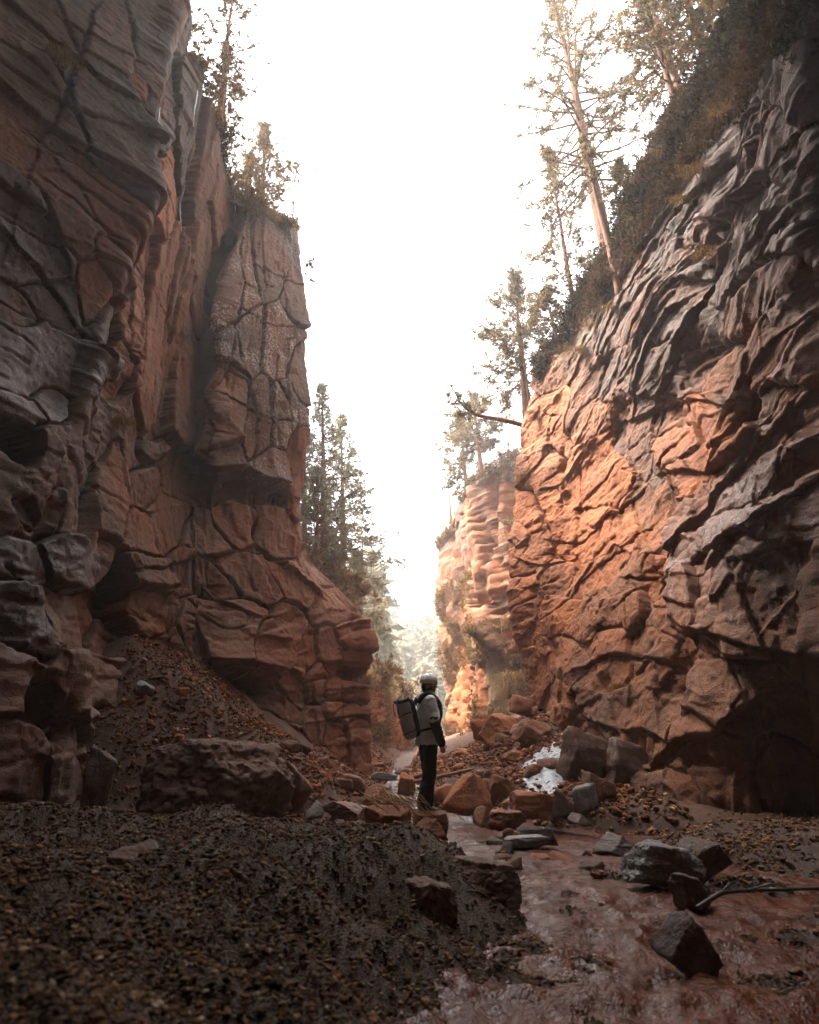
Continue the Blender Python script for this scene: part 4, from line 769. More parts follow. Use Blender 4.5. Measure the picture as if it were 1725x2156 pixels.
def simple(name, col, rough=.7, spec=.5, var=.25, scale=14, bump=.3, sc=None):
    m, nt_, b_ = mat(name); co = nt_.nodes.new('ShaderNodeTexCoord').outputs['Object']; n_ = noise(nt_, co, scale, 5, .65, sc)
    nt_.links.new(ramp(nt_, n_, [(.3, tuple(c * (1 - var) for c in col)), (.7, tuple(min(1, c * (1 + var)) for c in col))]), b_.inputs['Base Color'])
    b_.inputs['Roughness'].default_value = rough; b_.inputs['Specular IOR Level'].default_value = spec
    if bump:
        bp_ = nt_.nodes.new('ShaderNodeBump'); bp_.inputs['Strength'].default_value = bump; bp_.inputs['Distance'].default_value = .02; nt_.links.new(n_, bp_.inputs['Height']); nt_.links.new(bp_.outputs[0], b_.inputs['Normal'])
    return m
M_SNOW = simple('snow', (.25, .26, .285), .5, .4, .4, 7, .7)
_r = [n for n in M_SNOW.node_tree.nodes if n.type == 'VALTORGB'][0].color_ramp.elements; _r[0].color = (.085, .055, .04, 1); _r[0].position = .36; _r[1].color = (.30, .31, .335, 1); _r[1].position = .52
M_ICE = simple('ice', (.42, .46, .50), .18, .6, .1, 6, .2)
M_DRIFT = simple('driftwood', (.20, .10, .06), .8, .3, .35, 12, .6, (1, 1, .3)); M_STRAW = simple('straw', (.30, .17, .07), .8, .3, .3, 20, 0)
def snow_patch(px0, px1, py0, py1, D0, D1, label):
    n, k = 60, 60; th = np.linspace(0, 2 * math.pi, n, endpoint=False); rd = np.linspace(0, 1, k)
    c = (at(px0, py1, D0) + at(px1, py0, D1)) / 2; w = abs(at(px1, py0, D1)[0] - at(px0, py1, D0)[0]) / 2; l = (D1 - D0) / 2
    er = 1 + .38 * fbm(np.stack([np.cos(th) * 2.4, np.sin(th) * 2.4, 0 * th], -1) + px0, 4, 301)
    X = c[0] + (rd[:, None] * np.cos(th) * er * w); Y = c[1] + rd[:, None] * np.sin(th) * er * l + .4 * (X - c[0])
    Z = ground_z(X, Y) + .16 * (1 - rd[:, None] ** 3) - .05 + .03 * fbm(np.stack([X, Y, 0 * X], -1) * 3, 3, 303)
    i = np.arange(k - 1)[:, None] * n; j = np.arange(n)[None]; jn = (j + 1) % n
    o = mesh_np('snow_patch', np.stack([X, Y, Z], -1).reshape(-1, 3), np.stack([i + j, i + n + j, i + n + jn, i + jn], -1).reshape(-1, 4), M_SNOW)
    tag(o, label, 'snow patch')
snow_patch(1100, 1195, 1595, 1668, 11.5, 13.3, 'white snow patch dotted with pebbles below the grey brown boulder')
snow_patch(1062, 1120, 1668, 1690, 10.9, 11.6, 'thin white strip of snow running down behind the wide orange boulder')
def f_snow(): return U_(2.3, 3.1), U_(11.9, 13)
rubble(22, 'small dark pebble lying on the white snow patch', 'pebbles on the snow', f_snow, .05, .09, 'pebble')

def wall_at(Pn, px, py, rows=None):
    q = Pn[:, :rows] if rows else Pn
    a, b = project(q); d = np.hypot(a - px, b - py) + 1.2 * q[..., 1]; d[q[..., 1] < 1] = 1e9
    i, j = np.unravel_index(np.argmin(d), d.shape); return q[i, j].copy()
def ice(pts, r, label):
    path = [wall_at(PL, x, y) for x, y in pts]; path = np.array(path)
    t = np.linspace(0, 1, 40); s = np.linspace(0, 1, len(path)); Q = np.stack([np.interp(t, s, path[:, k]) for k in range(3)], -1)
    Q[:, 1] -= .06; Q[:, 0] += .05; Q += .015 * np.stack([vnoise(Q * 3, 7), vnoise(Q * 3, 8), 0 * t], -1)
    v, q, f = tube(Q, r * (1 - .75 * t) * np.clip(.75 + .9 * vnoise(Q * 2.6, 5), .12, 2) + .003, 8)
    tag(mesh_np('icicle', v, [q, f], M_ICE), label, 'icicle')
ice([(356, 2), (344, 110), (334, 220), (326, 330), (318, 440)], .034, 'longest white ice streak down the near left cliff edge')
ice([(418, 160), (412, 210), (405, 270)], .03, 'short ice streak on the second left cliff corner')
ice([(388, 385), (384, 430), (381, 490)], .035, 'thin ice streak in the dark groove of the left cliff')
ice([(498, 375), (496, 410), (494, 445)], .05, 'pale frozen drip below the shrubs of the left cliff')

def log(name, label, cat, pts, r0, r1, m=None, twigs=()):
    P_ = np.array([at(*p) for p in pts]); t = np.linspace(0, 1, 26); s = np.linspace(0, 1, len(P_)); Q = np.stack([np.interp(t, s, P_[:, k]) for k in range(3)], -1)
    Q += .03 * r0 / .05 * np.stack([vnoise(Q * 2.5, 7), vnoise(Q * 2.5, 8), vnoise(Q * 2.5, 9)], -1)
    L = [(Q, (r0 + (r1 - r0) * t) * (1 + .2 * vnoise(Q * 9, 3)), 8)]
    for k, dx, dy, dz in twigs:
        p = Q[k]; L.append((np.array([p, p + np.array([dx, dy, dz]) * .5 + (0, 0, .02), p + np.array([dx, dy, dz])]), np.array([r1 * .7, r1 * .5, r1 * .2]), 5))
    v, f = tubes(L); return tag(mesh_np(name, v, f, m or M_DRIFT), label, cat)
log('driftwood_log', 'thin pale log lying across the stream bed behind the hiker', 'driftwood', [(838, 1652, 14.2), (900, 1640, 14.2), (996, 1618, 14.2)], .05, .03)
log('driftwood_log', 'shorter broken log left behind the legs of the hiker', 'driftwood', [(846, 1640, 15.2), (882, 1632, 15.2), (905, 1620, 15.2)], .045, .03)
log('driftwood_log', 'slim stick stuck in the talus below the slabs', 'driftwood', [(1068, 1590, 14), (1090, 1575, 14), (1116, 1558, 14)], .035, .015)
M_WETWOOD = simple('wet_wood', (.03, .022, .018), .5, .5, .3, 14, .5)
log('dead_branch', 'black wet branch lying over the right foreground water', 'branch', [(1470, 1912, 4.3), (1520, 1880, 4.4), (1600, 1872, 4.5), (1760, 1866, 4.6)], .015, .010, M_WETWOOD, ((8, .2, .1, .06), (14, .25, -.1, .05)))
def straw_bundle(px, py, D, label, n=46, L=.4):
    rng = np.random.RandomState(int(px)); c = at(px, py, D); out = []
    for i in range(n):
        a = rng.normal(.35, .35); p = c + np.array([rng.normal(0, .16), rng.normal(0, .1), rng.uniform(-.02, .05)]); d = np.array([math.cos(a), .3 * rng.normal(), -.45 * abs(rng.normal()) - .1]) * L * rng.uniform(.3, .7)
        out.append((np.array([p - d * .5 + (0, 0, .02), p + (0, 0, .05 * rng.rand()), p + d * .5]), np.array([.005, .006, .003]), 4))
    v, f = tubes(out); tag(mesh_np('straw_bundle', v, f, M_STRAW), label, 'straw')
straw_bundle(828, 1694, 7.6, 'tangle of dry straw on the angular red brown boulder')
straw_bundle(872, 1722, 8.3, 'dry straw caught beside the boots of the hiker', 45, .4)
# ------------------------------------------------------------------ trees and plants
def foliage(name, a, b, tr=.35):
    m = bpy.data.materials.new(name); m.use_nodes = True; nt_ = m.node_tree; nt_.nodes.clear()
    o_ = nt_.nodes.new('ShaderNodeOutputMaterial'); d_ = nt_.nodes.new('ShaderNodeBsdfDiffuse'); t_ = nt_.nodes.new('ShaderNodeBsdfTranslucent'); mx = nt_.nodes.new('ShaderNodeMixShader')
    at_ = nt_.nodes.new('ShaderNodeAttribute'); at_.attribute_name = 'tint'
    c = mix(nt_, at_.outputs['Fac'], a, b); nt_.links.new(c, d_.inputs[0]); nt_.links.new(c, t_.inputs[0]); mx.inputs[0].default_value = tr
    nt_.links.new(d_.outputs[0], mx.inputs[1]); nt_.links.new(t_.outputs[0], mx.inputs[2]); nt_.links.new(mx.outputs[0], o_.inputs[0]); return m
M_PINE = foliage('pine_needles', (.055, .048, .024), (.19, .125, .058), .45); M_SPRUCE = foliage('spruce_needles', (.13, .128, .085), (.27, .23, .15), .5)
M_TWIG = foliage('brown_leaves', (.10, .06, .025), (.24, .14, .06)); M_UNDER = foliage('undergrowth_leaves', (.028, .026, .014), (.10, .055, .03), .2)
M_DRY = foliage('dry_grass', (.10, .055, .023), (.20, .115, .052)); M_BARK = simple('bark', (.17, .085, .05), .9, .2, .35, 10, .7, (1, 1, .35)); M_GBARK = simple('grey_bark', (.14, .10, .08), .9, .2, .35, 10, .7, (1, 1, .35))

def sprays(C, Dr, n, ln, wd, rng, spread=1.0):
    "n thin pointed leaves round each twig point C with direction Dr: diamonds of 4 vertices"
    k = len(C); c = np.repeat(C, n, 0); d = np.repeat(Dr, n, 0) + rng.normal(size=(k * n, 3)) * .75 * spread
    d /= np.linalg.norm(d, axis=1, keepdims=True) + 1e-9
    s = np.cross(d, rng.normal(size=(k * n, 3))); s /= np.linalg.norm(s, axis=1, keepdims=True) + 1e-9
    L = ln * rng.uniform(.6, 1.35, (k * n, 1)); W = wd * rng.uniform(.6, 1.3, (k * n, 1))
    c = c + rng.normal(size=c.shape) * ln * .25
    V = np.stack([c, c + d * L * .45 + s * W, c + d * L, c + d * L * .45 - s * W], 1).reshape(-1, 3)
    return V, np.arange(len(V)).reshape(-1, 4)
def tree(name, label, cat, base, top, r0, kind='pine', start=.3, blen=2.0, nb=60, seed=1, m=None, bark=None, leaf=.16, lw=.022, per=6, dens=1.0, group=None, twigs=4, dead=.15):
    rng = np.random.RandomState(seed); base = np.array(base, float); top = np.array(top, float); H = np.linalg.norm(top - base)
    root = empty(name, tuple(base), label, cat, group)
    t = np.linspace(0, 1, 30); ax = (top - base)
    Q = ax * t[:, None]; wob = .012 * H * np.stack([vnoise(np.stack([t * 2.5 + seed, 0 * t, 0 * t], -1), 5), vnoise(np.stack([t * 2.5 + seed, 0 * t + 9, 0 * t], -1), 5), 0 * t], -1) * np.sin(t * math.pi)[:, None]; Q = Q + wob
    Q = np.concatenate([Q[:1] - ax / H * .6, Q]); tr = np.concatenate([[1.15], (1 - t) ** .85 + .06])
    v, q, f = tube(Q, r0 * tr, 9); mesh_np('trunk', v, [q, f], bark or M_BARK, root)
    br, C, Dr = [], [], []
    for i in range(nb):
        u = start + (1 - start) * ((i + rng.rand()) / nb); a = i * 2.4 + rng.uniform(-.5, .5)
        p0 = Q[1 + int(u * 29)] if u < 1 else Q[-1]
        w_ = (u - start) / (1 - start)
        if kind == 'spruce': L = blen * (1 - w_) ** 1.05 * rng.uniform(.55, 1.15) + .10; up = -.3 + .75 * w_; curl = .25
        else: L = blen * (math.sin(min(1, w_ * 1.15 + .18) * math.pi) ** .6 * .85 + .12) * rng.uniform(.45, 1.15); up = rng.uniform(-.15, .35) + .5 * w_ - .15; curl = .15
        d = np.array([math.cos(a), math.sin(a), up]); d /= np.linalg.norm(d)
        s = np.linspace(0, 1, 6)
        path = p0 + d * L * s[:, None] + np.array([0, 0, 1.0]) * (curl * L * s ** 2)[:, None] * (1 if kind == 'spruce' else rng.uniform(-.8, 1)) + rng.normal(size=(6, 3)) * .03 * L * s[:, None]
        br.append((path, r0 * .22 * (1 - .8 * s) * (1 - .5 * w_) + .004, 4))
        bare = rng.rand() < dead and w_ < .5
        for k in range(twigs):
            f_ = rng.uniform(.3, 1.0); b0 = path[0] + (path[-1] - path[0]) * f_; b0 = np.array([np.interp(f_, s, path[:, c]) for c in range(3)])
            td = d + rng.normal(size=3) * .55; td /= np.linalg.norm(td); tl = L * rng.uniform(.18, .42)
            br.append((np.array([b0, b0 + td * tl * .5 + (0, 0, .02), b0 + td * tl]), np.array([.010, .008, .004]) * (r0 / .12) ** .3, 3))
            if not bare:
                ns = max(2, int(tl / .10 * dens)); ss = rng.uniform(.15, 1.05, ns)[:, None]; C.append(b0 + td * tl * ss); Dr.append(np.repeat(td[None], ns, 0))
        if not bare:
            ns = max(2, int(L * .5 / .11 * dens)); ss = rng.uniform(.45, 1.02, ns)
            C.append(np.stack([np.interp(ss, s, path[:, c]) for c in range(3)], -1)); Dr.append(np.repeat(d[None], ns, 0))
    if nb <= 24:                                                   # a bare tree: each limb with its twigs is a part
        for b_ in range(0, len(br), twigs + 1): v, f = tubes(br[b_:b_ + twigs + 1]); mesh_np('branch', v, f, bark or M_BARK, root)
    else: v, f = tubes(br); mesh_np('branches', v, f, bark or M_BARK, root)
    if C and per > 0:
        C = np.concatenate(C); Dr = np.concatenate(Dr); V, Fq = sprays(C, Dr, per, leaf, lw, rng)
        tint = np.repeat(np.clip(.5 + .45 * vnoise(C * 1.6 + seed, 11) + rng.normal(size=len(C)) * .18, 0, 1), per * 4)
        mesh_np('crown', V, Fq, m or M_PINE, root, attrs={'tint': np.stack([tint] * 3 + [tint * 0 + 1], -1)}, shade=False)
    return root
def top_of(b, px, py):
    "tip seen at (px, py) above base b at the base's own distance"
    return at(px, py, b[1])
RT = 'trees on the right rim'
def rt(label, base, tip, D, **k):
    b = at(base[0], base[1], D); tp = top_of(b, *tip); return tree(k.pop('name', 'pine_tree'), label, 'tree', b, tp, **k)
rt('tallest pine on the right rim with a thick straight trunk and high crown', (1282, 540), (1150, -75), 12.6, r0=.21, start=.22, blen=2.3, nb=120, seed=4, leaf=.17, group=RT)
rt('slim bare lower trunk leaning against the tallest pine of the right rim', (1302, 606), (1226, 285), 11.75, r0=.10, start=.6, blen=.7, nb=16, seed=5, group=RT)
rt('golden brown young pine in front of the tallest right rim pine', (1212, 655), (1150, 305), 14.3, r0=.09, start=.05, blen=1.5, nb=95, seed=6, leaf=.15, group=RT)
rt('crooked thin pine on the right rim between the tallest pine and the thick twin', (1450, 310), (1338, -40), 9.3, r0=.10, start=.3, blen=1.6, nb=60, seed=7, leaf=.13, group=RT)
rt('straight pine behind the crooked one on the right rim', (1432, 200), (1352, -40), 10.2, r0=.12, start=.15, blen=1.9, nb=80, seed=8, leaf=.14, group=RT)
rt('thick trunk at the upper right cut by the top of the picture', (1492, 130), (1420, -70), 9.0, r0=.15, start=.25, blen=1.8, nb=55, seed=9, leaf=.13, group=RT)
rt('dark bushy conifer in shade at the top right corner of the sky', (1555, 110), (1490, -60), 8.2, r0=.10, start=.0, blen=1.5, nb=90, seed=10, leaf=.13, group=RT)
rt('low bushy pine growing on the right slope beside the dark undergrowth', (1325, 430), (1302, 340), 11.8, r0=.05, start=.0, blen=.7, nb=50, seed=12, leaf=.12, group=RT)
rt('golden pine standing on the ledge above the orange cliff', (1108, 872), (1085, 570), 17.0, r0=.13, start=.16, blen=2.2, nb=120, seed=13, leaf=.17, group=RT)
rt('slim bare trunk right next to the golden ledge pine', (1118, 868), (1096, 680), 16.8, r0=.06, start=.6, blen=.5, nb=10, seed=14, group=RT)
rt('small leafy pine at the lower end of the right rim slope', (1170, 700), (1146, 610), 14.4, r0=.05, start=.05, blen=.8, nb=50, seed=15, leaf=.13, group=RT)
FR = 'trees on the far right cliff'
rt('reddish pine on top of the far right cliff nearest the ledge', (1014, 990), (996, 826), 29, r0=.15, start=.3, blen=2.0, nb=70, seed=16, leaf=.24, lw=.035, group=FR)
rt('pale slender pine on the far right cliff left of the reddish pine', (985, 1050), (966, 862), 32, r0=.15, start=.1, blen=2.2, nb=80, seed=17, leaf=.25, lw=.035, group=FR)
rt('bare dead snag at the left end of the far right cliff', (952, 1128), (943, 1008), 37, name='dead_tree', r0=.12, start=.2, blen=1.6, nb=22, seed=18, per=0, group=FR)
rt('thin bare trunk between the ledge pine and the reddish pine', (1074, 965), (1064, 880), 27.5, name='dead_tree', r0=.06, start=.3, blen=.8, nb=12, seed=19, per=0, group=FR)
LT = 'trees on the left rim'
rt('tall thin leafed pine on the left rim, its top cut by the picture', (458, 272), (497, -60), 11.6, r0=.12, start=.3, blen=1.5, nb=70, seed=20, leaf=.12, dens=.7, group=LT)
rt('dense brown bushy conifer round the foot of the tall left rim pine', (470, 262), (478, 95), 11.9, name='bushy_conifer', r0=.08, start=.0, blen=1.1, nb=110, seed=21, m=M_TWIG, leaf=.11, lw=.016, dens=1.3, group=LT)
rt('small feathery tree beside the near left cliff at the top', (392, 122), (386, -30), 10.4, r0=.07, start=.0, blen=.8, nb=45, seed=22, leaf=.10, dens=.7, group=LT)
rt('hazy brown conifer behind the lichen buttress', (552, 440), (560, 262), 15.0, name='bushy_conifer', r0=.09, start=.05, blen=1.5, nb=110, seed=23, m=M_TWIG, leaf=.14, dens=1.2, group=LT)
rt('slender birch standing at the corner of the lichen buttress', (616, 478), (624, 342), 14.5, name='birch_tree', r0=.035, start=.45, blen=1.1, nb=30, seed=24, m=M_TWIG, bark=M_GBARK, leaf=.07, lw=.014, dens=.8, group=LT)
rt('low leafy sapling on the rim between the brown conifers', (520, 420), (528, 330), 14.0, name='sapling', r0=.04, start=.0, blen=.9, nb=45, seed=25, m=M_TWIG, leaf=.10, dens=.9, group=LT)
rt('thin twiggy sapling growing from the right edge of the lichen buttress', (638, 605), (657, 545), 14.6, name='sapling', r0=.018, start=.2, blen=.45, nb=14, seed=26, m=M_TWIG, leaf=.06, dens=.6, group=LT)
SPG = 'spruces in the gap behind the lichen buttress'
def sp(label, base, tip, D, **k): return rt(label, base, tip, D, name='spruce_tree', kind='spruce', m=M_SPRUCE, bark=M_BARK, group=SPG, dead=.08, per=3, twigs=5, **k)
sp('tallest spruce beside the lichen buttress', (684, 1176), (677, 806), 24.5, r0=.18, start=.03, blen=2.6, nb=120, seed=30, leaf=.22, lw=.035, dens=1.0)
sp('paler short spruce in front of the tallest spruce', (667, 1165), (671, 985), 22.5, r0=.10, start=.12, blen=1.5, nb=85, seed=31, leaf=.18, lw=.03)
sp('wide spruce on the outer side of the tallest spruce', (722, 1210), (718, 870), 28, r0=.17, start=.02, blen=2.7, nb=105, seed=32, leaf=.26, lw=.04)
sp('small spruce low on the slope right of the wide spruce', (756, 1330), (752, 1170), 31, r0=.12, start=.05, blen=1.9, nb=60, seed=33, leaf=.28, lw=.045)
sp('half hidden spruce peeping out behind the buttress edge', (640, 1150), (645, 905), 26, r0=.14, start=.05, blen=2.0, nb=80, seed=34, leaf=.24, lw=.04)
rt('tall bare dead trunk right of the spruces', (762, 1320), (763, 1055), 31, name='dead_tree', r0=.09, start=.35, blen=1.2, nb=24, seed=35, per=0)
rt('second bare trunk standing lower than the tall dead trunk', (786, 1330), (788, 1160), 36, name='dead_tree', r0=.08, start=.35, blen=1.2, nb=20, seed=36, per=0)

# uprooted pine reaching out over the gorge
def leaning():
    P_ = np.array([at(1112, 898, 16.3), at(1060, 884, 16.4), at(1000, 874, 16.5), at(972, 852, 16.5), at(957, 824, 16.5)]); rng = np.random.RandomState(3)
    root = empty('leaning_tree', tuple(P_[0]), 'bent pine leaning far out over the gorge from the ledge', 'tree')
    t = np.linspace(0, 1, 24); s = np.linspace(0, 1, 5); Q = np.stack([np.interp(t, s, P_[:, k]) for k in range(3)], -1) - P_[0]
    for _ in range(2): Q[1:-1] = (Q[:-2] + 2 * Q[1:-1] + Q[2:]) / 4
    v, q, f = tube(Q, .085 * (1 - .8 * t) + .008, 8); mesh_np('trunk', v, [q, f], M_BARK, root)
    br, C, Dr = [], [], []
    for i in range(22):
        u = rng.uniform(.45, 1); p = np.array([np.interp(u, t, Q[:, k]) for k in range(3)]); d = rng.normal(size=3) + np.array([-.5, 0, -.2]); d /= np.linalg.norm(d); L = rng.uniform(.25, .7)
        br.append((np.array([p, p + d * L * .5, p + d * L + (0, 0, .08)]), np.array([.014, .01, .005]), 4)); n = 5; ss = rng.uniform(.4, 1, n)[:, None]; C.append(p + d * L * ss); Dr.append(np.repeat(d[None], n, 0))
    v, f = tubes(br); mesh_np('branches', v, f, M_BARK, root)
    V, Fq = sprays(np.concatenate(C), np.concatenate(Dr), 7, .16, .022, rng); tt = rng.rand(len(V) // 4).repeat(4)
    mesh_np('crown', V, Fq, M_PINE, root, attrs={'tint': np.stack([tt] * 3 + [tt * 0 + 1], -1)}, shade=False)
leaning()

# shrubs on the far right cliff and ledges
def shrub(label, p, r, seed, m=M_TWIG, n=26, leaves=5, leaf=.12, lw=.02, name='shrub', group=None, up=1.0):
    rng = np.random.RandomState(seed); root = empty(name, tuple(p), label, 'shrub', group); br, C, Dr = [], [], []
    for i in range(n):
        d = rng.normal(size=3); d[2] = abs(d[2]) * up + .15; d[1] -= .3; d /= np.linalg.norm(d); L = r * rng.uniform(.5, 1.1)
        e_ = d * L + np.array([0, 0, .12 * L * rng.normal()]); path = np.array([(0, 0, 0), d * L * .5 + rng.normal(size=3) * .06 * L, e_])
        br.append((path, np.array([.014, .01, .004]) * max(r, .5), 4))
        for k in range(3):
            b0 = d * L * rng.uniform(.4, .95); td = d + rng.normal(size=3) * .7; td /= np.linalg.norm(td); tl = L * rng.uniform(.2, .45)
            br.append((np.array([b0, b0 + td * tl * .6, b0 + td * tl]), np.array([.007, .005, .003]) * max(r, .5), 3)); C.append(b0 + td * tl * rng.uniform(.2, 1, (3, 1))); Dr.append(np.repeat(td[None], 3, 0))
    v, f = tubes(br); mesh_np('branches', v, f, M_GBARK, root)
    if leaves:
        V, Fq = sprays(np.concatenate(C), np.concatenate(Dr), leaves, leaf, lw, rng); tt = rng.rand(len(V) // 4).repeat(4)
        mesh_np('leaves', V, Fq, m, root, attrs={'tint': np.stack([tt] * 3 + [tt * 0 + 1], -1)}, shade=False)
FS = 'bushes on the far right cliff'
for k, (x, y, r, lab, lv) in enumerate([(1085, 1010, .9, 'dark green bush at the top of the far right cliff beside the orange face', 6), (1078, 1110, .8, 'green bush in the cleft between the far right cliff and the orange face', 6), (1050, 1330, 1.2, 'bare tangled bush hanging on the middle of the far right cliff', 2),
        (1000, 1345, 1.1, 'pale leafy bush on the ledge of the far right cliff', 5), (960, 1330, .9, 'small brown bush at the left edge of the far right cliff', 5), (1085, 1400, 1.2, 'bare spreading bush above the grassy gully', 1), (1100, 1290, .8, 'twiggy bush under the dark cracks of the far right cliff', 2), (985, 1240, 1.0, 'brown bush in the shaded corner of the far right cliff', 5),
        (1068, 970, .7, 'low bush on the rounded top of the far right cliff', 5), (1010, 1395, 1.0, 'drooping dry bush below the pale leafy bush', 3)]):
    shrub(lab, wall_at(PFR, x, y, nvFR + 6), r, 400 + k, leaves=lv, group=FS, leaf=.16, lw=.03)
LS = 'shrubs along the left rim'
for k, (x, y, r, lab) in enumerate([(505, 330, .7, 'brown shrub overhanging the upper left rim below the tall pine'), (520, 400, .8, 'dark shrub above the pale frozen drip'), (545, 445, .6, 'tawny shrub at the top of the lichen buttress'), (435, 165, .6, 'round shrub on the rim behind the second cliff corner'), (480, 300, .6, 'rusty shrub at the foot of the tall left rim pine'),
        (600, 480, .4, 'low heather clump on the outer top of the lichen buttress')]):
    shrub(lab, wall_at(PL, x, y, nvL + 8), r, 430 + k, group=LS, leaf=.09, lw=.016, leaves=7, n=34)
SL = 'bushes on the slope behind the left pillar'
for k, (x, y, D, r, lab) in enumerate([(765, 1345, 17, .35, 'small green sprig on top of the left pillar'), (800, 1440, 30, 1.4, 'pale bush above the low far left cliff'), (830, 1475, 38, 1.8, 'yellowish bush farther along the low far left cliff'), (740, 1260, 27, 1.3, 'dry bush below the wide spruce'), (700, 1190, 24, .8, 'small green bush at the foot of the tallest spruce'), (795, 1560, 27, .9, 'mossy bush hanging on the far left cliff face')]):
    shrub(lab, at(x, y, D), r, 450 + k, M_SPRUCE if 'green' in lab else M_TWIG, group=SL, leaf=.2 * max(.5, r), lw=.04 * max(.5, r))

# hanging tufts of dry grass
def tuft(label, p, n, L, seed, out=(0, -1, 0), group='dry grass tufts on the cliffs', w=.006, fall=1.0):
    rng = np.random.RandomState(seed); out = np.array(out, float); V = []; s = np.linspace(0, 1, 6)
    b = rng.normal(size=(n, 3)) * np.array([.5, .18, .12]) * L * .55; d = out + rng.normal(size=(n, 3)) * .45 + np.array([0, 0, .7]); d /= np.linalg.norm(d, axis=1, keepdims=True)
    ln = L * rng.uniform(.5, 1.15, (n, 1)); g = fall * rng.uniform(.9, 1.6, (n, 1)); side = np.cross(d, (0, 0, 1.0)); side /= np.linalg.norm(side, axis=1, keepdims=True) + 1e-6
    for t_ in s:
        c = b + d * ln * t_ * .75 - np.array([0, 0, 1.0]) * ln * g * t_ ** 2 * .8
        ww = w * (1 - t_ * .85); V.append(np.stack([c - side * ww, c + side * ww], 1))
    V = np.stack(V, 1).reshape(n, 12, 3); q = np.array([[2 * i, 2 * i + 1, 2 * i + 3, 2 * i + 2] for i in range(5)])
    Fq = (q[None] + 12 * np.arange(n)[:, None, None]).reshape(-1, 4); tt = np.repeat(rng.rand(n), 12)
    o = mesh_np('grass_tuft', V.reshape(-1, 3), Fq, M_DRY, attrs={'tint': np.stack([tt] * 3 + [tt * 0 + 1], -1)}, loc=tuple(p)); tag(o, label, 'grass', group)
for k, (x, y, n, L, lab) in enumerate([(248, 898, 260, .55, 'thick straw coloured grass cap hanging over the left block'), (130, 150, 150, .6, 'dark grass beard hanging in the near left slabs'), (112, 120, 80, .4, 'short grass tuft above the dark grass beard'), (536, 832, 70, .4, 'grass tuft in the crack of the lichen buttress'), (582, 858, 90, .42, 'grass tuft on the right ledge of the lichen buttress'),
        (546, 884, 60, .3, 'small mossy tuft below the lichen buttress crack'), (606, 720, 60, .3, 'thin grass tuft high on the lichen buttress edge'), (505, 455, 70, .35, 'grass fringe at the top notch of the lichen buttress'), (330, 1010, 60, .3, 'sparse grass on the left rubble ledge')]):
    q = wall_at(PL, x, y, nvL); tuft(lab, q + np.array([.08, -.08, .05]), n, L, 500 + k, (.5, -.8, 0))
for k, (x, y, n, L, lab) in enumerate([(1476, 375, 200, .7, 'rusty grass beard hanging from the upper right wall'), (1490, 545, 120, .55, 'grass tuft on the right wall ridge under the rusty beard'), (1440, 430, 120, .5, 'dry grass left of the rusty grass beard'), (1290, 655, 120, .5, 'dry grass at the foot of the slim bare trunk'), (1228, 742, 180, .6, 'tawny grass curtain above the orange cliff'), (1252, 690, 120, .5, 'tawny grass strip below the young golden pine'),
        (1195, 740, 100, .5, 'grass hanging off the right rim edge stone'), (1120, 875, 120, .45, 'grass cushion on the ledge by the golden pine'), (1400, 330, 90, .5, 'yellow grass at the edge of the dark undergrowth'), (1348, 470, 80, .45, 'small dry tuft beside the low bushy pine'), (1540, 250, 120, .7, 'long dry grass under the dark right overhang'), (1100, 1010, 70, .4, 'tuft growing on the orange cliff edge')]):
    q = wall_at(PR, x, y, nvR); tuft(lab, q + np.array([-.08, -.08, .05]), n, L, 530 + k, (-.6, -.7, 0))
for k, (x, y, n, L, lab) in enumerate([(1075, 1450, 200, 1.2, 'golden grass gully at the side of the far right cliff'), (1095, 1420, 160, 1.1, 'upper golden grass of the gully'), (1050, 1500, 160, 1.1, 'lower golden grass of the gully'), (1110, 1490, 140, .9, 'golden grass by the orange cliff foot'), (1060, 975, 160, .9, 'pale grass over the rounded top of the far right cliff'), (1020, 1000, 120, .8, 'pale grass rim beside the reddish pine'), (1075, 1130, 120, .8, 'grass in the cleft beside the orange face')]):
    q = wall_at(PFR, x, y, nvFR + 4); tuft(lab, q + np.array([-.1, -.15, .1]), n, L, 560 + k, (-.5, -.8, 0), w=.014)
for k, (x, y, n, L, lab) in enumerate([(660, 1165, 220, .9, 'golden grass ledge under the paler short spruce'), (700, 1200, 220, 1.0, 'golden grass edge under the tallest spruce'), (725, 1270, 160, .9, 'golden grass falling down the far left rock'), (770, 1435, 160, .9, 'dry grass on the low far left cliff'), (812, 1475, 140, 1.2, 'dry grass farther along the low far left cliff')]):
    q = wall_at(PFL, x, y, nvFL + 6); tuft(lab, q + np.array([.1, -.15, .1]), n, L, 580 + k, (.5, -.8, 0), w=.014)

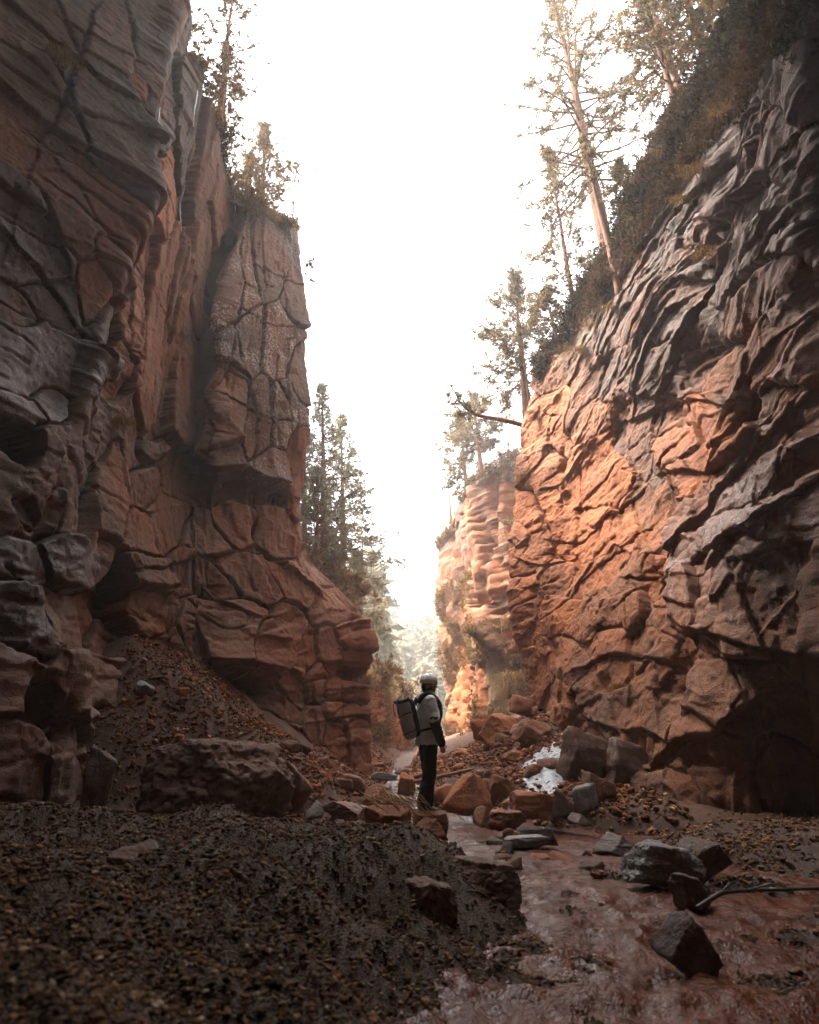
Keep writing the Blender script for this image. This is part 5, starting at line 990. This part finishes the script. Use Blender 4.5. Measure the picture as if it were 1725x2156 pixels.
# low undergrowth that clothes the rims: uncountable
def undergrowth(label, Pn, nv, side, sel, n, seed, leaf, lw, m=M_UNDER):
    rng = np.random.RandomState(seed); nu = Pn.shape[0]; px, py = project(Pn)
    w_ = sel(px, py, Pn, np.arange(Pn.shape[1])[None, :] - nv); w_ = np.clip(w_, 0, None); w_ = w_ * (1 + .9 * fbm(Pn.astype(np.float32) * 1.1, 3, seed)).clip(0.02, None)
    i = rng.choice(w_.size, n, p=(w_ / w_.sum()).ravel()); C = Pn.reshape(-1, 3)[i] + rng.normal(size=(n, 3)) * .05
    Dr = np.array([-side * .5, -.35, .6]) + rng.normal(size=(n, 3)) * .4; C = C + Dr * rng.uniform(0, .22, (n, 1))
    V, Fq = sprays(C, Dr, 7, leaf, lw, rng); tt = np.repeat(np.clip(.45 + .5 * vnoise(C * .9, seed) + .2 * rng.normal(size=n), 0, 1), 28)
    o = mesh_np('undergrowth', V, Fq, m, attrs={'tint': np.stack([tt] * 3 + [tt * 0 + 1], -1)}, shade=False); o['kind'] = 'stuff'; o['label'] = label
def sel_r(px, py, Pn, k):
    d = np.interp(px, [1130, 1165, 1200, 1240, 1290, 1340, 1400, 1470, 1570, 1620], [800, 742, 705, 655, 600, 540, 430, 330, 230, 120])     # lower edge of the green slope
    return smooth(d - py, -30, 25) * (px > 1135) * (k < 26) * (Pn[..., 1] > 4)
undergrowth('dark heather and low scrub along the right rim slope', PR, nvR, 1, sel_r, 17000, 71, .11, .02)
def sel_l(px, py, Pn, k): return smooth(k, -14, 4) * (k < 22) * (Pn[..., 1] > 9) * (px > 360) * (px < 640)
undergrowth('brown heather and low scrub along the left rim', PL, nvL, -1, sel_l, 5000, 72, .09, .016, M_TWIG)
def sel_fr(px, py, Pn, k): return (smooth(k, -8, 6) * (k < 20) + .25 * (vnoise(Pn.astype(np.float32) * .5, 44) > .25) * (k < 0) * (py > 1200)) * (px < 1130)
undergrowth('dry scrub on the ledges of the far right cliff', PFR, nvFR, 1, sel_fr, 6000, 73, .2, .03, M_TWIG)
def sel_fl(px, py, Pn, k): return (smooth(k, -10, 4) * (k < 40) + .1 * (k < 0)) * (px > 620)
undergrowth('dry scrub on the slope of the far left cliff', PFL, nvFL, -1, sel_fl, 9000, 74, .24, .04, M_TWIG)

def far_forest():
    rng = np.random.RandomState(12); Vs, Fs, Ts, o = [], [], [], 0
    pts = []
    while len(pts) < 620:
        y = rng.uniform(45, 150); x = rng.uniform(-60, 60)
        if y < 85:
            if x > -3 and x < 4: continue
            if x >= 4: continue
            i, j = np.unravel_index(np.argmin((PFL[::6, nvFL:, 0] - x) ** 2 + (PFL[::6, nvFL:, 1] - y) ** 2), PFL[::6, nvFL:, 0].shape)
            q = PFL[::6, nvFL:][i, j]
            if abs(q[1] - y) > 3 or abs(q[0] - x) > 3: continue
            z = q[2]
        else: z = float(ground_z(x, y))
        pts.append((x, y, z))
    for x, y, z in pts:
        H = rng.uniform(6, 13); n = 150; u = rng.rand(n) ** .7; a = rng.uniform(0, 6.28, n); r = (1 - u) ** .8 * H * .2 * rng.uniform(.35, 1, n)
        C = np.stack([x + r * np.cos(a), y + r * np.sin(a), z + u * H], -1); Dr = np.stack([np.cos(a), np.sin(a), -.35 + 0 * a], -1)
        V, Fq = sprays(C, Dr, 2, .13 * H, .028 * H, rng, .6); Vs.append(V); Fs.append(Fq + o); o += len(V); Ts.append(np.full(len(V), rng.rand()))
        v, q, f = tube(np.array([(x, y, z - .5), (x, y, z + H * .5), (x, y, z + H)]), np.array([.16, .1, .02]), 5); f4 = np.concatenate([q, np.concatenate([f, f[:, 2:]], 1)])
        Vs.append(v); Fs.append(f4 + o); o += len(v); Ts.append(np.full(len(v), .9))
    t = np.concatenate(Ts)
    ob = mesh_np('forest', np.concatenate(Vs), np.concatenate(Fs), M_SPRUCE, attrs={'tint': np.stack([t] * 3 + [t * 0 + 1], -1)}, shade=False); ob['kind'] = 'stuff'; ob['label'] = 'hazy conifer wood filling the valley behind the gorge'
far_forest()
# ------------------------------------------------------------------ the hiker
def ball(c, r, sub=3, rot=None):
    D, Fa = ico(sub); V = D * np.array(r)
    if rot is not None: V = V @ np.array(rot).T
    return V + np.array(c), Fa
def superball(c, r, p=5, sub=5, rot=None):
    D, Fa = ico(sub); a = np.abs(D) / np.array(r); V = D * ((a ** p).sum(1) ** (-1 / p))[:, None]
    if rot is not None: V = V @ np.array(rot).T
    return V + np.array(c), Fa
def bone(p0, r0, p1, r1, n=9):
    "tapered limb piece with round ends"
    p0, p1 = np.array(p0, float), np.array(p1, float); out = []
    d = (p1 - p0); L = np.linalg.norm(d); d = d / L
    th = np.linspace(-1, 1, 2 * n); pa, ra = [], []
    for a in np.linspace(-math.pi / 2, 0, 6): pa.append(p0 + d * r0 * math.sin(a)); ra.append(max(1e-4, r0 * math.cos(a)))
    for t in np.linspace(0, 1, n)[1:-1]: pa.append(p0 + (p1 - p0) * t); ra.append(r0 + (r1 - r0) * t)
    for a in np.linspace(0, math.pi / 2, 6): pa.append(p1 + d * r1 * math.sin(a)); ra.append(max(1e-4, r1 * math.cos(a)))
    v, q, f = tube(np.array(pa), np.array(ra), 18); return v, q, f
def loft(rings, n=40):
    "closed stack of elliptical rings (cx, cy, z, rx, ry)"
    th = np.arange(n) * 2 * math.pi / n
    V = np.concatenate([np.stack([c[0] + c[3] * np.cos(th), c[1] + c[4] * np.sin(th), np.full(n, c[2])], 1) for c in rings]); k = len(rings)
    i = np.arange(k - 1)[:, None] * n; j = np.arange(n)[None]; jn = (j + 1) % n; q = np.stack([i + j, i + jn, i + n + jn, i + n + j], -1).reshape(-1, 4)
    V = np.concatenate([V, [[rings[0][0], rings[0][1], rings[0][2]], [rings[-1][0], rings[-1][1], rings[-1][2]]]]); jj = np.arange(n)
    f = np.concatenate([np.stack([(jj + 1) % n, jj, jj * 0 + k * n], 1), np.stack([(k - 1) * n + jj, (k - 1) * n + (jj + 1) % n, jj * 0 + k * n + 1], 1)])
    return V, q, f
def fuse(name, prims, voxel, m, parent, smooth_n=4, wrinkle=0.0, wf=9.0):
    "union the shapes into one continuous skin"
    Vs, Fq, Ft, o = [], [], [], 0
    for pr in prims:
        Vs.append(pr[0])
        for f in pr[1:]: (Fq if f.shape[1] == 4 else Ft).append(f + o)
        o += len(pr[0])
    F_ = ([np.concatenate(Fq)] if Fq else []) + ([np.concatenate(Ft)] if Ft else [])
    ob = mesh_np(name, np.concatenate(Vs), F_, m)
    md = ob.modifiers.new('r', 'REMESH'); md.mode = 'VOXEL'; md.voxel_size = voxel
    if smooth_n: ms = ob.modifiers.new('s', 'SMOOTH'); ms.factor = .5; ms.iterations = smooth_n
    dg = bpy.context.evaluated_depsgraph_get(); me = bpy.data.meshes.new_from_object(ob.evaluated_get(dg))
    ob.modifiers.clear(); ob.data = me; me.name = name
    me.polygons.foreach_set('use_smooth', np.ones(len(me.polygons), bool))
    if not me.materials: me.materials.append(m)
    if wrinkle:
        n = len(me.vertices); co = np.zeros(n * 3, np.float32); me.vertices.foreach_get('co', co); co = co.reshape(-1, 3); no = np.zeros(n * 3, np.float32); me.vertices.foreach_get('normal', no); no = no.reshape(-1, 3)
        w_ = 1 - np.abs(fbm(co * np.array([wf, wf, wf * 1.7]), 3, 61)) * 1.6
        me.vertices.foreach_set('co', (co + no * (wrinkle * w_)[:, None]).ravel()); me.update()
    ob.parent = parent; return ob
M_SKIN = simple('skin', (.46, .22, .15), .5, .4, .1, 30, .1); M_HAND = simple('cold_skin', (.42, .13, .09), .5, .4, .1, 30, .1)
M_JACKET = simple('grey_jacket', (.60, .595, .58), .8, .3, .12, 60, .25); M_BLACK = simple('black_fabric', (.010, .010, .012), .75, .3, .3, 60, .25); M_TROUSER = simple('trousers', (.009, .009, .011), .85, .2, .3, 50, .2)
M_BOOT = simple('boot', (.05, .04, .032), .7, .4, .3, 40, .3); M_SOLE = simple('sole', (.012, .012, .012), .8, .3, .2, 40, .2); M_HELM = simple('helmet_shell', (.86, .84, .81), .35, .5, .03, 6, 0); M_HELM2 = simple('helmet_reflection', (.72, .55, .45), .4, .5, .05, 6, 0)
M_HAIR = simple('dark_hair', (.018, .011, .008), .6, .4, .4, 60, .4); M_PACK = simple('grey_pack', (.48, .47, .45), .7, .3, .12, 40, .25)
foot = at(903, 1716, 8.62)
PHI = R(14)
hik = empty('person', tuple(foot), 'person in grey jacket, black trousers and white helmet standing on a rock, looking right', 'person', None, PHI)
HD = np.array([.035, 0, 1.675]); HY = np.array(Matrix.Rotation(R(-16), 3, 'Z'))
def hd(p): return HD + HY @ np.array(p)
def hand(wr, dr, inward, s=1.0):
    "palm, four bent fingers of unequal length and a thumb"
    wr = np.array(wr, float); dr = np.array(dr, float); dr /= np.linalg.norm(dr); inward = np.array(inward, float); inward -= dr * inward.dot(dr); inward /= np.linalg.norm(inward); sd = np.cross(dr, inward)
    out = []
    for k in (-1, -.33, .33, 1): out.append(bone(wr + sd * .012 * k, .017, wr + dr * .085 + sd * .027 * k, .0125))
    for k, L in zip((-1, -.33, .33, 1), (.058, .074, .08, .068)):
        a = wr + dr * .085 + sd * .027 * k; b = a + (dr * .95 + inward * .3) * L * .5; c = b + (dr * .65 + inward * .75) * L * .33; e = c + (dr * .2 + inward) * L * .22
        out += [bone(a, .0105, b, .0098), bone(b, .0098, c, .009), bone(c, .009, e, .0082)]
    t0 = wr + dr * .028 + sd * .026; t1 = t0 + dr * .03 + sd * .03 + inward * .016; t2 = t1 + dr * .03 + sd * .006 + inward * .014
    out += [bone(t0, .014, t1, .0115), bone(t1, .0115, t2, .0095)]
    return out
RS, RE, RW = (-.01, -.205, 1.43), (.015, -.275, 1.17), (.115, -.262, .90)
LS_, LE, LW = (-.01, .205, 1.43), (.03, .275, 1.17), (.15, .255, .91)
RH, RK, RA = (0, -.09, .92), (-.01, -.105, .50), (-.105, -.11, .11)
LH, LK, LA = (0, .09, .92), (.035, .095, .50), (-.005, .10, .11)
body = [ball(hd((-.012, 0, .025)), (.098, .078, .098), 4), ball(hd((.03, 0, -.055)), (.062, .056, .062), 4), ball(hd((.055, 0, -.095)), (.028, .032, .022)),
        bone(hd((.088, 0, .012)), .010, hd((.107, 0, -.025)), .014), ball(hd((.083, 0, -.062)), (.012, .026, .008)), ball(hd((.078, 0, .032)), (.016, .052, .010)),
        ball(hd((-.005, -.078, -.012)), (.022, .012, .033)), ball(hd((-.005, .078, -.012)), (.022, .012, .033)),
        bone((-.005, 0, 1.44), .062, hd((-.015, 0, -.07)), .056),
        loft([(0, 0, .86, .10, .14), (0, 0, .95, .11, .15), (0, 0, 1.08, .10, .14), (0, 0, 1.25, .11, .155), (0, 0, 1.40, .10, .17), (0, 0, 1.48, .07, .11)]),
        bone(RS, .052, RE, .042), bone(RE, .042, RW, .028), bone(LS_, .052, LE, .042), bone(LE, .042, LW, .028),
        bone(RH, .085, RK, .058), bone(RK, .055, RA, .04), bone(LH, .085, LK, .058), bone(LK, .055, LA, .04),
        bone(RA, .038, (RA[0] + .13, RA[1], .05), .03), bone(LA, .038, (LA[0] + .13, LA[1], .05), .03)]
body += hand(RW, (.25, .03, -1), (.15, 1, 0)) + hand(LW, (.25, -.03, -1), (.15, -1, 0))
fuse('body', body, .0055, M_SKIN, hik, 3)
for s in (-1, 1):
    v, f = ball(hd((.082, s * .030, .012)), (.011, .013, .008)); mesh_np('eye', v, f, M_HAIR, hik)
fuse('hair', [ball(hd((-.03, 0, -.02)), (.088, .082, .085), 4), ball(hd((-.05, 0, -.07)), (.055, .066, .045), 4)], .007, M_HAIR, hik, 3, .004, 40)
# jacket with hood; black fore sleeves
jr = [(-.005, 0, .865, .165, .205), (-.005, 0, .87, .17, .21), (0, 0, .97, .158, .20), (0, 0, 1.06, .148, .19), (0, 0, 1.2, .15, .20), (-.005, 0, 1.33, .15, .215), (-.005, 0, 1.43, .128, .215), (-.005, 0, 1.49, .10, .15), (0, 0, 1.53, .085, .095), (.005, 0, 1.575, .082, .085)]
jm = [RE[i] * .97 + RS[i] * .03 for i in range(3)]
hood = [ball((-.085, y, 1.525 - abs(y) * .25), (.05, .05, .045)) for y in (-.08, -.04, 0, .04, .08)] + [bone((-.05, -.10, 1.51), .04, (.07, -.075, 1.55), .028), bone((-.05, .10, 1.51), .04, (.07, .075, 1.55), .028)]
fuse('jacket', [loft(jr), bone(RS, .083, jm, .070), bone(LS_, .083, LE, .070)] + hood, .0075, M_JACKET, hik, 5, .009, 7)
for S_, E_, W_ in ((RS, RE, RW), (LS_, LE, LW)):
    e0 = np.array(E_) + (np.array(S_) - np.array(E_)) * .08; w1 = np.array(W_) + (np.array(E_) - np.array(W_)) * -.04
    fuse('sleeve', [bone(e0, .073, (np.array(E_) + w1) / 2, .066), bone((np.array(E_) + w1) / 2, .066, w1, .056)], .0075, M_BLACK, hik, 4, .007, 9)
fuse('trousers', [loft([(0, 0, .80, .12, .165), (0, 0, .88, .13, .17), (0, 0, .96, .115, .15)]), bone(RH, .112, RK, .088), bone(RK, .088, (RA[0], RA[1], .13), .088), bone(LH, .112, LK, .088), bone(LK, .088, (LA[0], LA[1], .13), .088)], .008, M_TROUSER, hik, 5, .007, 6)
for A_, yaw in ((RA, -.12), (LA, .12)):
    ax = np.array([math.cos(yaw), math.sin(yaw), 0]); a0 = np.array([A_[0], A_[1], 0])
    bt = fuse('boot', [bone(a0 + (0, 0, .17), .055, a0 + (0, 0, .07), .056), bone(a0 + ax * -.035 + (0, 0, .055), .048, a0 + ax * .10 + (0, 0, .05), .046), bone(a0 + ax * .08 + (0, 0, .048), .046, a0 + ax * .185 + (0, 0, .04), .036)], .006, M_BOOT, hik, 3)
    Rm = np.array(Matrix.Rotation(yaw, 3, 'Z')); v, f = superball(a0 + ax * .07 + (0, 0, .012), (.165, .05, .017), 4, 4, Rm); mesh_np('sole', v, f, M_SOLE, bt)
# helmet
def helmet():
    n, k = 72, 30; th = np.arange(n) * 2 * math.pi / n; ph = np.linspace(.02, 1.0, k)
    V = []
    for p in ph:
        a = p * (math.pi / 2) * (1.16 + .06 * np.cos(th)); r = np.sin(np.minimum(a, math.pi / 2)) * (1 - .06 * np.clip(a - math.pi / 2, 0, 1))
        V.append(np.stack([.132 * r * np.cos(th), .112 * r * np.sin(th), .125 * np.cos(a) + .006 * np.abs(np.sin(3 * th)) * np.sin(a)], 1))
    V = np.concatenate(V); outer = V; inner = V * .90 + np.array([0, 0, -.004]); W = np.concatenate([outer, inner]); m_ = n * k
    i = np.arange(k - 1)[:, None] * n; j = np.arange(n)[None]; jn = (j + 1) % n; q = np.stack([i + j, i + n + j, i + n + jn, i + jn], -1).reshape(-1, 4)
    jj = np.arange(n); rim = np.stack([(k - 1) * n + jj, m_ + (k - 1) * n + jj, m_ + (k - 1) * n + (jj + 1) % n, (k - 1) * n + (jj + 1) % n], 1)
    c0 = hd((-.012, 0, .048)); T = lambda X: X @ HY.T + c0
    top = np.stack([jj, (jj + 1) % n, jj * 0 + 2 * m_], 1); W = np.concatenate([W, [[0, 0, .1255]]])
    h = mesh_np('helmet', T(W), [np.concatenate([q, q[:, ::-1] + m_, rim]), top], M_HELM, hik)
    b0, b1 = int(k * .74), k; rb = np.concatenate([outer.reshape(k, n, 3)[b0:b1] * 1.012, outer.reshape(k, n, 3)[b0:b1][::-1] * .97]); kb = len(rb); rb = rb.reshape(-1, 3)
    i = np.arange(kb)[:, None] * n; i2 = ((np.arange(kb) + 1) % kb)[:, None] * n; mesh_np('band', T(rb), np.stack([i + j, i2 + j, i2 + jn, i + jn], -1).reshape(-1, 4), M_HELM2, h)  # peach strip: reflected light painted onto the lower helmet
    for a, e, w_ in ((-100, 58, .02), (-130, 60, .018), (-75, 38, .024), (-160, 50, .018), (100, 58, .02), (130, 60, .018), (75, 38, .024)):
        a_, e_ = R(a), R(e); d = np.array([.132 * math.sin(e_) * math.cos(a_), .112 * math.sin(e_) * math.sin(a_), .125 * math.cos(e_)])
        up = np.array([-.4, 0, 1.0]); z_ = d / np.linalg.norm(d); x_ = np.cross(up, z_); x_ /= np.linalg.norm(x_); y_ = np.cross(z_, x_)
        v, f = ball(d, (.006, w_, .005), 3, np.stack([x_, y_, z_], 1)); mesh_np('vent', T(v), f, M_BLACK, h)
    for s in (-1, 1):
        P_ = np.array([(.03, s * .098, .0), (.035, s * .082, -.05), (.045, s * .06, -.10), (.055, 0, -.128)]) + np.array([0, 0, -.02])
        v, q_, f = tube(T(P_), np.full(4, .006), 6); mesh_np('chin_strap', v, [q_, f], M_BLACK, h)
helmet()
# backpack: a thing of its own, worn on the back
pk = empty('backpack', tuple(foot), 'grey roll top backpack with black straps worn by the person in the white helmet', 'backpack', None, PHI)
TI = R(-13); RM = np.array(Matrix.Rotation(TI, 3, 'Y')); PC = np.array([-.305, .0, 1.20])
def pt(p): return PC + RM @ np.array(p)
fuse('main_bag', [superball(pt((0, 0, -.03)), (.088, .13, .24), 3, 5, RM), superball(pt((-.012, 0, .13)), (.09, .128, .12), 3, 5, RM)], .008, M_PACK, pk, 5, .006, 8)
v, f = superball(pt((.105, 0, 0)), (.035, .125, .26), 4, 5, RM); mesh_np('back_panel', v, f, M_BLACK, pk)
rt_ = [superball(pt((-.02, 0, .245)), (.078, .125, .03), 3, 4, RM), bone(pt((-.10, -.115, .262)), .014, pt((-.10, .115, .262)), .014), bone(pt((.05, -.13, .265)), .018, pt((.05, .13, .265)), .018)]
fuse('roll_top', rt_, .007, M_BLACK, pk, 2, .006, 18)
def band(z, rx=.096, ry=.136):
    th = np.linspace(0, 2 * math.pi, 60); e = .45
    P_ = np.stack([rx * np.sign(np.cos(th)) * np.abs(np.cos(th)) ** e, ry * np.sign(np.sin(th)) * np.abs(np.sin(th)) ** e, z + .02 * np.cos(th)], 1)
    v, q, f = tube(P_ @ RM.T + PC, np.full(60, .007), 6); mesh_np('strap', v, [q, f], M_BLACK, pk)
band(.075); band(-.17, .084, .124)
for s in (-1, 1):
    v, q, f = tube(np.array([pt((-.12, s * .13, .25)), pt((-.128, s * .135, .15)), pt((-.122, s * .135, .07))]), np.full(3, .007), 6); mesh_np('strap', v, [q, f], M_BLACK, pk)
    P_ = np.array([(-.17, s * .10, 1.42), (-.10, s * .115, 1.525), (-.02, s * .125, 1.545), (.08, s * .13, 1.50), (.145, s * .14, 1.40), (.165, s * .15, 1.28), (.13, s * .185, 1.15), (.02, s * .215, 1.08), (-.12, s * .18, 1.05), (-.20, s * .12, 1.04)])
    t = np.linspace(0, 1, 40); s5 = np.linspace(0, 1, len(P_)); Q = np.stack([np.interp(t, s5, P_[:, c]) for c in range(3)], -1)
    for _ in range(3): Q[1:-1] = (Q[:-2] + 2 * Q[1:-1] + Q[2:]) / 4
    v, q, f = tube(Q, np.interp(t, [0, .45, .6, 1], [.036, .036, .018, .014]), 10); mesh_np('shoulder_strap', v, [q, f], M_BLACK, pk)
# ------------------------------------------------------------------ air
hz = bpy.data.materials.new('haze_air'); hz.use_nodes = True
nth = hz.node_tree; nth.nodes.clear(); oh = nth.nodes.new('ShaderNodeOutputMaterial'); pv = nth.nodes.new('ShaderNodeVolumePrincipled')
pv.inputs['Color'].default_value = (.97, .95, .93, 1); pv.inputs['Density'].default_value = HAZE; pv.inputs['Anisotropy'].default_value = 0.6
nth.links.new(pv.outputs[0], oh.inputs['Volume'])
hx, hy0, hy1, hz0, hz1 = 95, -20, 200, -4.5, 75
hv = np.array([(x, y, z) for x in (-hx, hx) for y in (hy0, hy1) for z in (hz0, hz1)])
hf = np.array([(0, 1, 3, 2), (4, 6, 7, 5), (0, 4, 5, 1), (2, 3, 7, 6), (0, 2, 6, 4), (1, 5, 7, 3)])
haze = mesh_np('haze', hv, hf, hz, shade=False); haze['kind'] = 'stuff'
